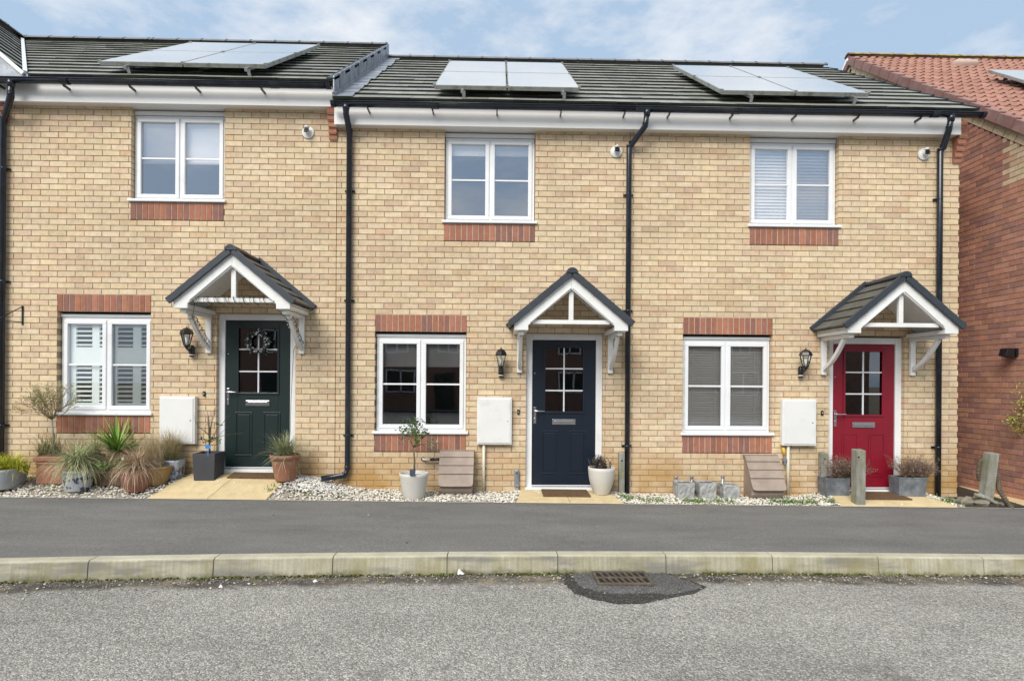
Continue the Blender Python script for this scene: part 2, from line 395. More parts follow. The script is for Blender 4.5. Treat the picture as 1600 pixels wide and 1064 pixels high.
# ---------------------------------------------------------------- brickwork
BUFF = [(.635,.50,.33), (.648,.512,.345), (.622,.485,.318), (.66,.528,.362), (.635,.497,.326)]
PINK = [(.56,.41,.28), (.58,.43,.295), (.595,.445,.30)]
ORNG = [(.59,.42,.265), (.60,.44,.285)]
REDS = [(.45,.225,.16), (.49,.24,.165), (.41,.21,.16), (.36,.19,.155), (.52,.27,.19)]
SOLD = [(.36,.15,.095), (.33,.14,.09), (.28,.13,.095), (.38,.165,.105), (.25,.125,.10), (.34,.15,.105)]
def buffcol(short=False):
    r = rnd.random()
    if short and r < .42: return jit(rnd.choice(ORNG), .08)
    if r < .15: return jit(rnd.choice(PINK), .07)
    if r < .22: return jit(rnd.choice(ORNG), .07)
    return jit(rnd.choice(BUFF), .07)
def redcol(short=False): return jit(rnd.choice(REDS), .12)
def brickwork(u0, u1, z0, z1, holes, fmap, colf, top=None, gu=0.0, depth=.1025, name='wall', parent=None, mats=None, patch=None):
    """real bricks in stretcher bond; fmap(u, d, z) -> world, d = depth behind the face"""
    mb = MB()
    def bx(a, b, c, d, e, f):
        q = [fmap(a,c,e), fmap(b,c,e), fmap(b,d,e), fmap(a,d,e), fmap(a,c,f), fmap(b,c,f), fmap(b,d,f), fmap(a,d,f)]
        mb.hexa(q)
    k = 0; z = z0
    while z < z1-.002:
        zt = min(z+.065, z1); lo, hi = u0, u1
        if top:
            lo, hi = top(zt if zt > z+.03 else z+.065)
            lo = max(lo, u0); hi = min(hi, u1)
        if hi-lo < .03: z += .075; k += 1; continue
        spans = [(lo, hi)]
        for h in holes:
            if h[2] < z+.05 and h[3] > z+.02:
                ns = []
                for a, b in spans:
                    if h[1] <= a or h[0] >= b: ns.append((a, b)); continue
                    if h[0]-a > .02: ns.append((a, h[0]))
                    if b-h[1] > .02: ns.append((h[1], b))
                spans = ns
        kk = round((z-z0)/.075)
        for a, b in spans:
            mb.mi = 1
            mb.col = (1, 1, 1)
            bx(a+.004, b-.004, .006, depth, z-.0101, zt+.0001)
            mb.mi = 0
            off = gu + (.1125 if kk % 2 else 0)
            n0 = math.floor((a-off)/.225); e = off+n0*.225
            cuts = []
            while e < b:
                cuts.append([max(e+.005, a), min(e+.22, b)]); e += .225
            cuts = [c for c in cuts if c[1]-c[0] > .012]
            if len(cuts) > 1 and cuts[0][1]-cuts[0][0] < .05: cuts[1][0] = cuts[0][0] if rnd.random() < .0 else cuts[1][0]
            for c in cuts:
                w = c[1]-c[0]; edge = abs(c[0]-a) < .006 or abs(c[1]-b) < .006
                col = colf(edge and w < .16)
                if patch and patch(.5*(c[0]+c[1]), z): col = buffcol(False)
                mb.col = col
                j = rnd.uniform(-.0012, .0012); e1 = rnd.uniform(-.0008, .0008)
                bx(c[0], c[1], j, depth-.001, z+e1, zt+e1 if zt == z+.065 else zt)
        z += .075; k += 1
    return mb.build(name, mats or [M['brick'], M['mortar']], parent, recalc=False)
def front(u, d, z): return (u, d, z)
def soldiers(x0, x1, z0, name, parent, pale=True):
    mb = MB(); n = round((x1-x0)/.075); w = (x1-x0)/n
    mb.mi = 1; mb.box(x0+.003, x1-.003, .0025, .1, z0-.002, z0+.222); mb.mi = 0
    for i in range(n):
        mb.col = jit(rnd.choice(SOLD), .12)
        j = rnd.uniform(-.0015, .001)
        mb.box(x0+i*w+.0062, x0+(i+1)*w-.0062, -.003+j, .1, z0, z0+.2145)
    return mb.build(name, [M['redbrick'], M['mortar_pale']], parent, recalc=False)
# ---------------------------------------------------------------- house pieces
def ubox_frame(mb, x0, x1, z0, z1, w, y0, y1):
    mb.box(x0, x1, y0, y1, z0, z0+w); mb.box(x0, x1, y0, y1, z1-w, z1)
    mb.box(x0, x0+w, y0, y1, z0+w, z1-w); mb.box(x1-w, x1, y0, y1, z0+w, z1-w)
def window(parent, xc, z0, z1, blind, upper, idx):
    """z0 = opening bottom (top of soldier sill), z1 = opening top"""
    x0, x1 = xc-.6, xc+.6
    y = .072
    zb = z0+.042
    zt = z1-(.075 if upper else .062)
    fx0, fx1 = x0+.008, x1-.008
    mb = MB(); ubox_frame(mb, fx0, fx1, zb, zt, .042, y, y+.07)
    mb.box(xc-.022, xc+.022, y, y+.07, zb+.042, zt-.042)
    # head trim above the frame
    mb.box(fx0-.004, fx1+.004, y-.012, y+.06, zt+.006, z1-.016)
    w = mb.build('window', M['upvc'], parent, bevel=.004)
    s = MB(); s.box(x0-.028, x1+.028, -.032, y+.03, z0+.006, zb-.001)
    s.build('window_sill', M['upvc'], w, bevel=.006)
    panes = []
    for a, b in ((fx0+.034, xc-.012), (xc+.012, fx1-.034)):
        sm = MB(); ubox_frame(sm, a, b, zb+.034, zt-.034, .050, y-.016, y+.034)
        sm.build('sash', M['upvc'], w, bevel=.006)
        g = MB(); ga, gb, gz0, gz1 = a+.046, b-.046, zb+.08, zt-.08
        g.add([(ga, y+.014, gz0), (gb, y+.014, gz0), (gb, y+.014, gz1), (ga, y+.014, gz1)], [(0, 1, 2, 3)]); g.build('pane', M['glass_upper' if upper else 'glass'], w)
        zm = (gz0+gz1)/2
        gb_ = MB(); gb_.box(ga, gb, y+.001, y+.011, zm-.011, zm+.011); gb_.build('glazing_bar', M['upvc'], w, bevel=.003)
        panes.append((ga, gb, gz0, gz1))
    Y = y+(.055 if blind == 'shutter' else .075)
    if blind == 'roller':      # short pulled up roller blind
        b = MB(); b.box(fx0+.05, fx1-.05, Y, Y+.004, zt-.36, zt-.03); b.box(fx0+.05, fx1-.05, Y-.008, Y+.012, zt-.385, zt-.36)
        b.build('roller_blind', M['interior'], w)
    elif blind == 'short':
        b = MB(); b.box(fx0+.05, fx1-.05, Y, Y+.004, zt-.19, zt-.03); b.box(fx0+.05, fx1-.05, Y-.01, Y+.012, zt-.21, zt-.19)
        b.build('roller_blind', M['blind'], w)
    elif blind == 'roman':
        b = MB()
        for pa in panes:
            n = 14
            vs = []
            for i in range(n+1):
                x = pa[0]-.02+(pa[1]-pa[0]+.04)*i/n
                for j in range(7):
                    z = zt-.03-.545*j/6
                    sag = .03*math.sin(PI*i/n)*(1 if j == 5 else .2)
                    vs.append((x, Y-.012*math.sin(j*PI/1.5)**2-.006*math.sin(PI*i/n), z-sag*.6))
            fs = [(i*7+j, (i+1)*7+j, (i+1)*7+j+1, i*7+j+1) for i in range(n) for j in range(6)]
            b.add(vs, fs, True)
            b.box(pa[0]-.01, pa[1]+.01, Y-.02, Y-.004, zt-.605, zt-.575)
        b.build('roman_blind', M['blind'], w)
    elif blind in ('venetian', 'venetian_grey'):
        b = MB(); z = zb+.06
        tilt = .0213 if blind == 'venetian' else .0160
        r2 = random.Random(idx)
        while z < zt-.06:
            t = tilt+r2.uniform(-.0005, .0005); hd_ = .010 if blind != 'venetian' else .008
            b.hexa([(fx0+.05,Y-hd_,z-t),(fx1-.05,Y-hd_,z-t),(fx1-.05,Y+hd_,z+t),(fx0+.05,Y+hd_,z+t),
                    (fx0+.05,Y-hd_,z-t+.002),(fx1-.05,Y-hd_,z-t+.002),(fx1-.05,Y+hd_,z+t+.002),(fx0+.05,Y+hd_,z+t+.002)])
            z += .043 if blind == 'venetian' else .034
        for x in (xc-.42, xc-.12, xc+.12, xc+.42): b.box(x-.004, x+.004, Y-.0115, Y-.0105, zb+.06, zt-.05)
        b.build('venetian_blind', M['blind'] if blind == 'venetian' else M['blind_grey'], w)
    elif blind == 'shutter':
        b = MB(); z0_, z1_ = zb+.05, zt-.05
        edges = []
        for ga, gb, _, _ in panes:
            W = gb-ga
            edges.append((ga-.04, ga+W*(.165 if ga < xc-.2 else .09)))
            edges.append((ga+W*(.62 if ga < xc-.2 else .53), ga+W*(.83 if ga < xc-.2 else .77)))
        ends = [edges[0][1], edges[1][0]], [edges[1][1], panes[0][1]+.03], [edges[2][1], edges[3][0]], [edges[3][1], panes[1][1]+.03]
        for a_, b_ in edges: b.box(a_, b_, Y-.014, Y+.014, z0_, z1_)
        b.box(edges[0][0], panes[1][1]+.04, Y-.0135, Y+.0135, z1_-.05, z1_)
        b.box(edges[0][0], panes[1][1]+.04, Y-.0135, Y+.0135, z0_, z0_+.07)
        zr0, zr1 = z0_+.565, z0_+.80
        b.box(edges[0][0], panes[1][1]+.04, Y-.0135, Y+.0135, zr0, zr1)
        wf = b.build('shutter_frame', M['shutter'], w, bevel=.003)
        for a_, b_ in ends:
            for lo, hi in ((z0_+.07, zr0), (zr1, z1_-.05)):
                lv = MB()
                z = lo+.03
                while z < hi-.01:
                    lv.hexa([(a_,Y-.024,z-.012),(b_,Y-.024,z-.012),(b_,Y+.024,z+.008),(a_,Y+.024,z+.008),
                             (a_,Y-.024,z-.004),(b_,Y-.024,z-.004),(b_,Y+.024,z+.016),(a_,Y+.024,z+.016)])
                    z += .0605
                lv.build('louvre_panel', M['shutter'], w)
    return w
def door(parent, xc, z0, mname):
    """composite door: leaf, 2x3 glazed light, letter plate, two moulded panels"""
    W2 = .51; H = 2.05
    y = .055
    fr = MB(); fw = .085
    fr.box(xc-W2, xc-W2+fw, y, y+.075, z0, z0+H); fr.box(xc+W2-fw, xc+W2, y, y+.075, z0, z0+H)
    fr.box(xc-W2+fw, xc+W2-fw, y, y+.075, z0+H-fw, z0+H)
    fo = fr.build('door_frame', M['upvc'], parent, bevel=.006)
    th = MB(); th.box(xc-W2-.005, xc+W2+.005, y-.06, y+.07, z0-.035, z0+.012)
    th.box(xc-W2+fw, xc+W2-fw, y-.01, y+.06, z0+.012, z0+.034)
    th.build('door_threshold', M['upvc'], fo, bevel=.003)
    st = MB(); st.box(xc-W2+fw, xc+W2-fw, y-.016, y-.009, z0+.016, z0+.028); st.build('weather_bar', M['alu'], fo)
    lx0, lx1, lz0, lz1 = xc-W2+fw+.004, xc+W2-fw-.004, z0+.036, z0+H-fw-.005
    gx0, gx1 = xc-.265, xc+.265
    gz0, gz1 = z0+1.00, z0+1.875
    lf = MB(); ly = y+.018
    lf.box(lx0, gx0, ly, ly+.045, lz0, lz1); lf.box(gx1, lx1, ly, ly+.045, lz0, lz1)
    lf.box(gx0, gx1, ly, ly+.045, gz1, lz1); lf.box(gx0, gx1, ly, ly+.045, lz0, gz0)
    def ring(x0, x1, za, zb, w, pr):
        lf.box(x0, x1, ly-pr, ly-.0002, za, za+w); lf.box(x0, x1, ly-pr, ly-.0002, zb-w, zb)
        lf.box(x0, x0+w, ly-pr, ly-.0002, za+w, zb-w); lf.box(x1-w, x1, ly-pr, ly-.0002, za+w, zb-w)
    ring(gx0-.014, gx1+.014, gz0-.014, gz1+.014, .028, .012)
    for s in (-1, 1):
        a, b = xc+s*.185-.112, xc+s*.185+.112
        ring(a, b, z0+.18, z0+.76, .018, .007)
        lf.box(a+.034, b-.034, ly-.006, ly-.0002, z0+.214, z0+.726)
    dr = lf.build('door', M[mname], parent, bevel=.005)
    g = MB(); g.add([(gx0, ly+.018, gz0), (gx1, ly+.018, gz0), (gx1, ly+.018, gz1), (gx0, ly+.018, gz1)], [(0, 1, 2, 3)]); g.build('pane', M['glass_door'], dr)
    bars = MB(); bars.box(xc-.009, xc+.009, ly+.004, ly+.015, gz0+.012, gz1-.012)
    h = (gz1-gz0)/3
    for i in (1, 2):
        bars.box(gx0+.012, xc-.009, ly+.004, ly+.015, gz0+i*h-.009, gz0+i*h+.009)
        bars.box(xc+.009, gx1-.012, ly+.004, ly+.015, gz0+i*h-.009, gz0+i*h+.009)
    bars.build('glazing_bars', M['upvc'], dr, bevel=.002)
    lp = MB(); zl = z0+.875
    lp.box(xc-.155, xc+.155, ly-.012, ly-.0005, zl-.036, zl+.036)
    lp.box(xc-.125, xc+.125, ly-.019, ly-.012, zl-.018, zl+.018)
    lp.build('letter_plate', M['chrome'], dr, bevel=.006)
    hd = MB(); hx = lx0+.034
    hd.box(hx-.017, hx+.017, ly-.010, ly-.0005, z0+.85, z0+1.07)
    hd.tube([(hx, ly-.01, z0+1.02), (hx, ly-.052, z0+1.02)], .009, 10)
    hd.tube([(hx-.005, ly-.05, z0+1.02), (hx+.05, ly-.054, z0+1.02), (hx+.125, ly-.05, z0+1.018)], [.011, .010, .008], 10)
    hd.tube([(hx, ly-.01, z0+.92), (hx, ly-.016, z0+.92)], .011, 12)
    hd.build('door_handle', M['chrome'], dr, bevel=.003)
    ps = MB(); ps.tube([(lx0+.03, ly-.0005, z0+1.52), (lx0+.03, ly-.006, z0+1.52)], .009, 10); ps.build('door_viewer', M['chrome'], dr)
    return dr
def canopy(parent, xc, zo):
    """gabled timber porch canopy on gallows brackets. zo = vertical offset"""
    T = math.tan(R(40)); ca, sa = math.cos(R(40)), math.sin(R(40))
    yf = -.69; ap = 2.755+zo; hw = .685
    ze = ap-hw*T
    m = MB()
    def zi(x): return ap-.185-T*abs(x)
    pts = [(-hw, ze), (-hw, ze-.105), (-.52, ze-.105), (-.52, zi(.52)), (0, ap-.185), (0, ap)]
    left = [(xc+x, z) for x, z in pts]
    m.prismY(left[::-1] if False else [(xc-hw, ze-.105), (xc-.52, ze-.105), (xc-.52, zi(.52)), (xc, ap-.185), (xc, ap), (xc-hw, ze)], yf, yf+.035)
    m.prismY([(xc+hw, ze-.105), (xc+hw, ze), (xc, ap), (xc, ap-.185), (xc+.52, zi(.52)), (xc+.52, ze-.105)], yf, yf+.035)
    # applied bead along the lower edge of the bargeboard
    for s in (-1, 1):
        m.bar((xc+s*.01, yf-.004, ap-.165), (xc+s*.50, yf-.004, zi(.50)+.018), .012, .02, (0,-1,0))
    # sloping ceiling, eaves plates and side boards
    for s in (-1, 1):
        a = (xc, ap-.03); b = (xc+s*hw, ze-.03)
        poly = [a, b, (b[0], b[1]-.022), (a[0], a[1]-.022)]
        if s > 0: poly = poly[::-1]
        m.prismY(poly, yf+.036, -.002)
        x0, x1 = sorted((xc+s*.522, xc+s*(hw-.002)))
        m.box(x0, x1, yf+.036, -.003, ze-.104, ze-.056)
    cn = m.build('porch_canopy', M['white_wood'], parent, bevel=.004)
    tb = MB(); tb.box(xc-.47, xc+.47, yf+.037, yf+.085, ap-.60, ap-.55); tb.build('tie_beam', M['white_wood'], cn, bevel=.003)
    kp = MB(); kp.box(xc-.028, xc+.028, yf+.040, yf+.082, ap-.549, ap-.17); kp.build('king_post', M['white_wood'], cn, bevel=.003)
    for s in (-1, 1):
        g = MB(); bx = xc+s*.60; zt = ze-.106
        g.box(bx-.034, bx+.034, -.040, -.002, zt-.50, zt)
        g.box(bx-.030, bx+.030, yf+.06, -.041, zt-.05, zt-.001)
        n = 8; pr = None
        for i in range(n+1):
            t = i/n
            yy = -.045-.44*t; zz = zt-.42+.37*t-.05*math.sin(PI*t)
            if pr: g.bar(pr, (bx, yy, zz), .045, .05)
            pr = (bx, yy+.002, zz-.002)
        g.build('gallows_bracket', M['white_wood'], cn, bevel=.004)
    # tiles
    for s in (-1, 1):
        t = MB(); Lr = (hw+.045)/ca; n = 5; gau = (Lr-.02)/n
        O = Vector((xc+s*(hw+.045), 0, ap+.012-(hw+.045)*T))
        U = Vector((0, -1, 0)); D = Vector((-s*ca, 0, sa)); Nn = Vector((s*sa, 0, ca))
        for k in range(n):
            off = .18 if k % 2 else 0
            edges = [0]+[e for e in (off+.0, off+.34, off+.68) if .08 < e < .66]+[.70]
            for a, b in zip(edges, edges[1:]):
                v = rnd.uniform(.82, 1.15); t.col = (.085*v, .087*v, .078*v)
                q = []
                for (u, sl, h) in ((a+.003, k*gau, .003), (b-.003, k*gau, .003), (b-.003, (k+1)*gau+.02, 0), (a+.003, (k+1)*gau+.02, 0),
                                   (a+.003, k*gau-.004, .030), (b-.003, k*gau-.004, .030), (b-.003, (k+1)*gau+.02, .010), (a+.003, (k+1)*gau+.02, .010)):
                    q.append(O+U*u+D*sl+Nn*h)
                t.hexa(q)
        t.build('canopy_tiles', M['tile_clean'], cn, bevel=.003)
    for s in (-1, 1):
        vg = MB()
        Lr = (hw+.045)/ca
        O = Vector((xc+s*(hw+.045), 0, ap+.012-(hw+.045)*T)); D = Vector((-s*ca, 0, sa)); Nn = Vector((s*sa, 0, ca))
        n = 6
        for k in range(n):
            a = O+D*(k*Lr/n-.008)+Nn*(.016); b = O+D*((k+1)*Lr/n)+Nn*.012
            a.y = b.y = -.715
            vg.bar(a-Nn*.008, b-Nn*.008, .034, .078, Nn)
        a = O+D*-.01+Nn*.035; b = O+D*Lr+Nn*.035; a.y = b.y = -.018
        fl = MB(); fl.bar(a, b, .034, .085, Nn); fl.build('wall_flashing', M['verge_dark'], cn, bevel=.004)
        vg.build('verge_trim', M['verge_dark'], cn, bevel=.005)
    rt = MB()
    for k in range(2):
        y0, y1 = -.745+.37*k, -.745+.375*(k+1)
        rr = .060 if k == 0 else .055
        n = 12; vs = []
        for y in (y0, y1):
            for j in range(n+1):
                th = PI*j/n; vs.append((xc+rr*1.15*math.cos(th), y, ap+.010+rr*math.sin(th)))
            for j in range(n+1):
                th = PI*j/n; vs.append((xc+rr*.95*math.cos(th), y, ap-.004+rr*.8*math.sin(th)))
        m_ = 2*(n+1); fs = []
        for j in range(n):
            fs.append((j, j+1, m_+j+1, m_+j)); fs.append((n+1+j, n+2+j, m_+n+2+j, m_+n+1+j))
            fs.append((j, j+1, n+2+j, n+1+j)); fs.append((m_+j, m_+j+1, m_+n+2+j, m_+n+1+j))
        rt.add(vs, fs, False)
    rt.prismY([(xc+.066*math.cos(PI*j/12), ap+.010+.058*math.sin(PI*j/12)) for j in range(13)], -.742, -.734)
    rt.build('ridge_tile', M['verge_dark'], cn)
    return cn
PITCH = R(35); RC, RS_ = math.cos(PITCH), math.sin(PITCH)
YE, ZE = -.215, 5.035
SL = 4.33
def tiles(name, parent, O, U, D, Nn, ulen, slen, gauge, tw, th, mat, basecol, var=.16, moss=0):
    t = MB(); O = Vector(O); U = Vector(U); D = Vector(D); Nn = Vector(Nn)
    n = math.ceil(slen/gauge)
    for k in range(n):
        s0 = k*gauge; s1 = min(s0+gauge+.05, slen)
        off = -(tw/2 if k % 2 else 0); u = off
        while u < ulen:
            a, b = max(u, 0), min(u+tw, ulen)
            if b-a > .02:
                v = 1+rnd.uniform(-var, var)
                t.col = (basecol[0]*v, basecol[1]*v*rnd.uniform(.98, 1.02), basecol[2]*v*rnd.uniform(.95, 1.05))
                j = rnd.uniform(-.0025, .0025); j2 = rnd.uniform(-.0015, .0015)
                q = []
                for (uu, ss, h) in ((a+.0015, s0, 0), (b-.0015, s0, 0), (b-.0015, s1, -.006), (a+.0015, s1, -.006),
                                    (a+.0015, s0-.002, th+j+j2), (b-.0015, s0-.002, th+j-j2), (b-.0015, s1, .004), (a+.0015, s1, .004)):
                    q.append(O+U*uu+D*ss+Nn*h)
                t.hexa(q)
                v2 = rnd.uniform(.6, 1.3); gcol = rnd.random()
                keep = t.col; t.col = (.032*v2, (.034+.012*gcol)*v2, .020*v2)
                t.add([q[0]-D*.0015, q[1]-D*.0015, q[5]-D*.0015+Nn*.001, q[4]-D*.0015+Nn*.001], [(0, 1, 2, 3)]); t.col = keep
            u += tw
    # underlay sheet just below the tiles
    t.col = (.02, .02, .02)
    q = [O+U*uu+D*ss+Nn*h for h in (-.02, -.008) for (uu, ss) in ((0, 0), (ulen, 0), (ulen, slen), (0, slen))]
    t.hexa(q)
    return t.build(name, mat, parent, recalc=False)
def ridge_tiles(parent, x0, x1, y, z, mat, r=.12, ln=.45, axis='x'):
    rt = MB(); x = x0
    while x < x1-.02:
        e = min(x+ln, x1); n = 8; vs = []
        for q in (x+.0, e-.004):
            for rr in (r, r-.018):
                for j in range(n+1):
                    th = PI*(.12+.76*j/n); a, b = rr*1.1*math.cos(th), rr*math.sin(th)
                    vs.append((q, y+a, z-.06+b) if axis == 'x' else (y+a, q, z-.06+b))
        k = n+1; fs = []
        for j in range(n):
            fs += [(j, j+1, 2*k+j+1, 2*k+j), (k+j, k+j+1, 3*k+j+1, 3*k+j), (j, j+1, k+j+1, k+j), (2*k+j, 2*k+j+1, 3*k+j+1, 3*k+j)]
        rt.add(vs, fs)
        # raised joint band
        q0 = [(q, y+(r+.008)*1.1*math.cos(PI*(.12+.76*j/n)), z-.06+(r+.008)*math.sin(PI*(.12+.76*j/n))) for q in (e-.03, e) for j in range(n+1)]
        if axis != 'x': q0 = [(b, a, c) for a, b, c in q0]
        rt.add(q0, [(j, j+1, k+j+1, k+j) for j in range(n)])
        x = e
    return rt.build('ridge_tiles', mat, parent)
def gutter(parent, x0, x1, zo, ends=(True, True)):
    # half-round gutter, centre at yc, rim z
    g = MB(); yc, zr, r = YE-.050, 4.968+zo, .050
    n = 10; vs = []
    xs = [x0, x1]
    for x in xs:
        for rr in (r, r-.005):
            for j in range(n+1):
                t = PI+PI*j/n; vs.append((x, yc+rr*math.cos(t), zr+rr*1.05*math.sin(t)))
    k = n+1; fs = []
    for j in range(n):
        fs += [(j, j+1, 2*k+j+1, 2*k+j), (k+j, k+j+1, 3*k+j+1, 3*k+j)]
    fs += [(0, 2*k, 3*k, k), (n, k+n, 3*k+n, 2*k+n)]
    for b in (0, 2*k): fs += [(b+j, b+j+1, b+k+j+1, b+k+j) for j in range(n)]
    g.add(vs, fs, True)
    g.tube([(x0, yc-r, zr), (x1, yc-r, zr)], .008, 8)
    # union brackets
    x = x0+1.3
    def union(x, w):
        q = []
        for xx in (x-w, x+w):
            for j in range(n+1):
                t = PI+PI*j/n; q.append((xx, yc+(r+.006)*math.cos(t), zr+(r+.006)*1.05*math.sin(t)))
        g.add(q, [(j, j+1, k+j+1, k+j) for j in range(n)], True)
    while x < x1-.3: union(x, .05); x += 2.6
    for xe, e in ((x0, ends[0]), (x1, ends[1])):
        if e:
            g.add([(xe, yc+(r+.004)*math.cos(PI+PI*j/n), zr+(r+.004)*math.sin(PI+PI*j/n)) for j in range(n+1)], [tuple(range(n+1))])
            union(xe+(.02 if xe == x0 else -.02), .025)
    go = g.build('gutter', M['gutter'], parent)
    x = x0+.45
    while x < x1-.1:
        b = MB(); b.box(x-.008, x+.008, yc+.015, YE+.085, zr-.074, zr-.046)
        b.bar((x, yc-.02, zr-.050), (x, yc+.03, zr-.066), .014, .008)
        b.build('gutter_bracket', M['gutter'], go)
        x += .82
    return go
def downpipe(parent, x, xtop, ztop, path, brackets, zo=0):
    d = MB(); d.tube(path, .034, 14)
    for i, p in enumerate(path[1:-1]):
        p = Vector(p)
        d.tube([p+Vector((0,0,.045)), p+Vector((0,0,.02))], .0385, 14)
    d.tube([Vector(path[0])+Vector((0,0,.03)), Vector(path[0])-Vector((0,0,.05))], [.05, .038], 14)
    o = d.build('downpipe', M['gutter'], parent)
    for z in brackets:
        b = MB(); b.tube([(x, -.048, z-.014), (x, -.048, z+.014)], .039, 14)
        b.box(x-.065, x+.065, -.022, -.004, z-.012, z+.012)
        b.tube([(x+.055, -.022, z), (x+.055, -.03, z)], .007, 6)
        b.build('pipe_bracket', M['gutter'], o)
    return o
def corbel(parent, x0, zt, n=7):
    c = MB(); 
    for k in range(n):
        z = zt-(k+1)*.075; d = max(.014, .128-max(0, k-(n-5))*.026)
        c.mi = 0; c.col = jit((.36, .15, .095), .14)
        c.box(x0+.002, x0+.1045, -d, .05, z+.005, z+.07)
        c.mi = 1; c.box(x0+.006, x0+.1005, -d+.008, .05, z-.004, z+.0055)
    return c.build('brick_corbel', [M['redbrick'], M['mortar_pale']], parent, recalc=False)
def cowl(parent, px, py):
    x, z = P(px, py, -.02)
    m = MB(); m.tube([(x, -.001, z), (x, -.02, z)], .078, 28); m.tube([(x, -.02, z), (x, -.026, z)], [.06, .05], 24)
    m.tube([(x, -.024, z), (x, -.08, z+.005)], .032, 18)
    o = m.build('flue_cowl', M['meter'], parent, bevel=.004)
    w = MB()
    for k in range(4): w.box(x-.034, x+.034, -.088-.0, -.082, z-.028+k*.017, z-.020+k*.017)
    w.tube([(x, -.081, z), (x, -.0825, z)], .030, 16)
    w.build('cowl_grille', M['black'], o)
    q = MB(); q.tube([(x-.03, -.06, z+.04), (x+.0, -.085, z+.048), (x+.03, -.06, z+.04)], .014, 10)
    q.build('cowl_hood', M['meter'], o)
def solar_array(parent, x0, x1, zo, s0=.20, s1=2.86, off=.155):
    O = Vector((0, YE, ZE+zo)); D = Vector((0, RC, RS_)); Nn = Vector((0, -RS_, RC))
    def pt(x, s, h): return O+Vector((x, 0, 0))+D*s+Nn*h
    xm = (x0+x1)/2; sm = (s0+s1)/2
    for a, b in ((x0, xm-.008), (xm+.008, x1)):
        for c, d in ((s0, sm-.012), (sm+.012, s1)):
            p = MB(); p.hexa([pt(a, c, off-.05), pt(b, c, off-.05), pt(b, d, off-.05), pt(a, d, off-.05), pt(a, c, off), pt(b, c, off), pt(b, d, off), pt(a, d, off)])
            po = p.build('solar_panel', M['panel_frame'], parent, bevel=.003)
            g = MB(); e = .012
            g.hexa([pt(a+e, c+e, off-.01), pt(b-e, c+e, off-.01), pt(b-e, d-e, off-.01), pt(a+e, d-e, off-.01), pt(a+e, c+e, off+.0015), pt(b-e, c+e, off+.0015), pt(b-e, d-e, off+.0015), pt(a+e, d-e, off+.0015)])
            g.build('solar_glass', M['solar'], po)
    for x in (x0+.36, x1-.22):
        r = MB(); r.bar(pt(x, s0-.10, off-.055), pt(x, s1+.02, off-.055), .035, .04, Nn)
        for s in (s0-.07, s0+1.2, s1-.1):
            r.bar(pt(x+.02, s, .0), pt(x+.02, s, off-.05), .04, .008, D)
        r.build('panel_rail', M['alu'], parent)
    for s in (s0+.02, sm, s1-.02):
        for x in (x0, xm, x1):
            c = MB(); c.hexa([pt(x-.018+dx, s-.018+ds, off+hh) for hh in (-.02, .014) for dx, ds in ((0, 0), (.036, 0), (.036, .036), (0, .036))])
            c.build('panel_clamp', M['alu'], parent)

